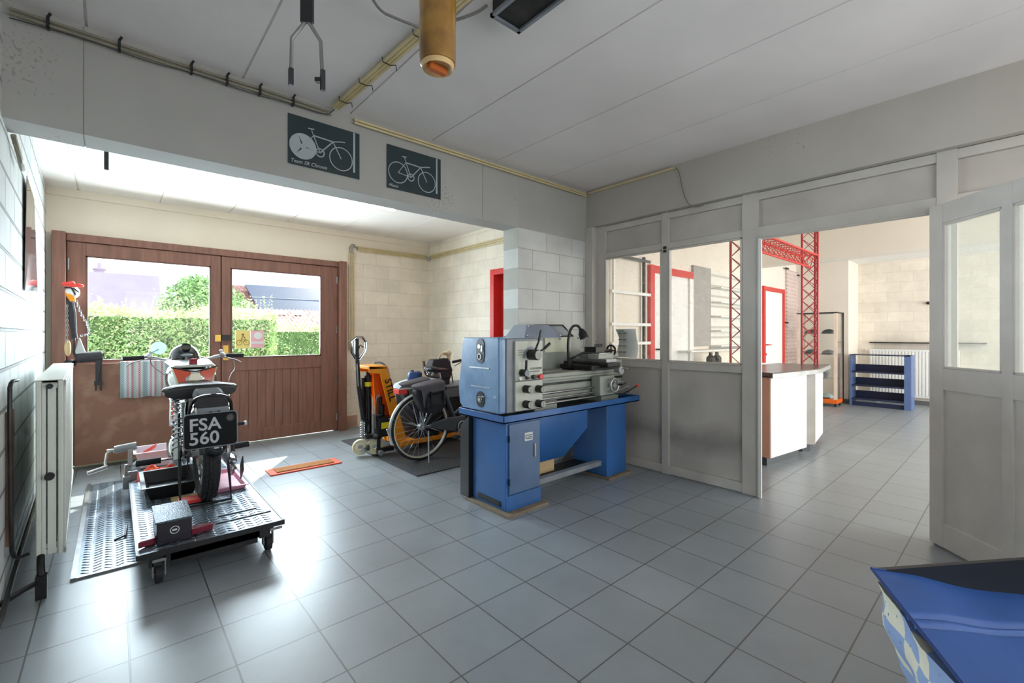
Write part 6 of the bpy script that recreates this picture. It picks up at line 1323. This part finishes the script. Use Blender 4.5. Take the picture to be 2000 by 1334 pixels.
hedge('privet_hedge', 3.3, 7.2, 14.0, 14.8, 1.56, 12000, 'farther clipped green hedge at the right in the right garage door window', 8)
rnd = random.Random(5)
TR = thing('garden_tree', 'broad leafy green tree beyond the hedge, between the mauve roof and the door post', 'tree', (2.7, 24, -.06))
obj('trunk', B().tube([(2.7, 24, -.06), (2.72, 24, 1.2), (2.6, 24, 2.6)], [.18, .14, .07], 10).tube([(2.7, 24, 1.2), (3.1, 23.9, 2.4)], [.10, .05], 8).tube([(2.7, 24, 1.3), (2.2, 24.1, 2.4)], [.09, .05], 8), m_bark, TR)
pts = []
for cx, cy_, cz, r in ((2.3, 24, 2.7, .9), (3.1, 23.9, 2.9, 1.0), (2.7, 24.1, 3.25, .75), (3.8, 24.2, 2.6, .95), (1.9, 24.1, 2.4, .6), (4.4, 24.2, 2.2, .8), (3.3, 23.8, 2.2, 1.0)):
    for i in range(1500):
        d = V3((rnd.gauss(0, 1), rnd.gauss(0, 1), rnd.gauss(0, 1))).normalized(); pts.append((V3((cx, cy_, cz))+d*r*(.75+.3*rnd.random()), d))
b = B(); leaves(b, pts, .085, rnd); obj('foliage', b, m_leaf, TR, smooth=False)
H = thing('slate_house', 'low house with large mauve slate slope and small chimney beyond the hedge, at left', 'house', (-1.5, 28, -.06))
obj('house_wall', B().box(-5.0, 1.72, 27.6, 33, -.06, 2.2), m_housew, H)
obj('roof', B().prism([(-5.2, 27.4, 2.05), (-5.2, 29.2, 4.35), (-5.2, 31.5, 4.35), (-5.2, 33.2, 2.05)], (6.92, 0, 0)), m_slate, H)
obj('chimney', B().box(-.75, -.35, 29.6, 30.0, 4.2, 4.55).box(-.80, -.30, 29.55, 30.05, 4.52, 4.6).cyl((-.55, 29.8, 4.6), (-.55, 29.8, 4.85), .08), m_slate, H)
H = thing('tiled_house', 'far house with red tiles at its left and dark blue roof panels', 'house', (8, 29, -.06))
obj('house_wall', B().box(4.2, 14, 27.6, 33, -.06, 2.4), m_housew, H)
obj('roof', B().prism([(4.0, 27.3, 2.5), (4.0, 29.4, 4.15), (4.0, 31.5, 4.1), (4.0, 33.4, 2.4)], (10.2, 0, 0)), m_rt, H)
obj('roof_panel', B().prism([(5.9, 27.25, 2.60), (5.55, 29.3, 4.18), (14.2, 29.3, 4.18), (14.2, 27.25, 2.60)], (0, -.03, .05)), m_panel_pv, H)
obj('panel_joint', B().bar((5.7, 28.25, 3.45), (14.2, 28.25, 3.45), .03, .03), m_alu, H)
H = thing('low_outbuilding', 'low outbuilding with pale corrugated clay tile roof between the far hedge and the houses', 'outbuilding', (5.5, 19, -.06))
obj('house_wall', B().box(2.6, 9.5, 17.8, 21, -.06, 1.5), m_housew, H)
rf = obj('roof', B().prism([(2.4, 17.5, 1.42), (2.4, 19.6, 2.35), (2.4, 21.4, 1.5)], (7.3, 0, 0)), m_rt2, H)
b = B()
for i in range(48): x = 2.45+i*.15; b.cyl((x, 17.5, 1.43), (x, 19.6, 2.36), .035, n=6)
obj('tile_ridge', b, m_rt2, rf)
obj('skylight', B().prism([(4.75, 19.0, 2.14), (5.05, 19.0, 2.14), (5.05, 19.25, 2.25), (4.75, 19.25, 2.25)], (0, -.02, .05)).prism([(5.3, 19.0, 2.14), (5.65, 19.0, 2.14), (5.65, 19.25, 2.25), (5.3, 19.25, 2.25)], (0, -.02, .05)), m_white, rf)
o = obj('garden_fence', B().box(1.6, 3.6, 15.9, 15.95, -.06, 1.98).box(1.55, 1.65, 15.88, 15.98, -.06, 2.05), m_housew); tag(o, 'pale garden fence behind the hedge under the tree', 'fence')
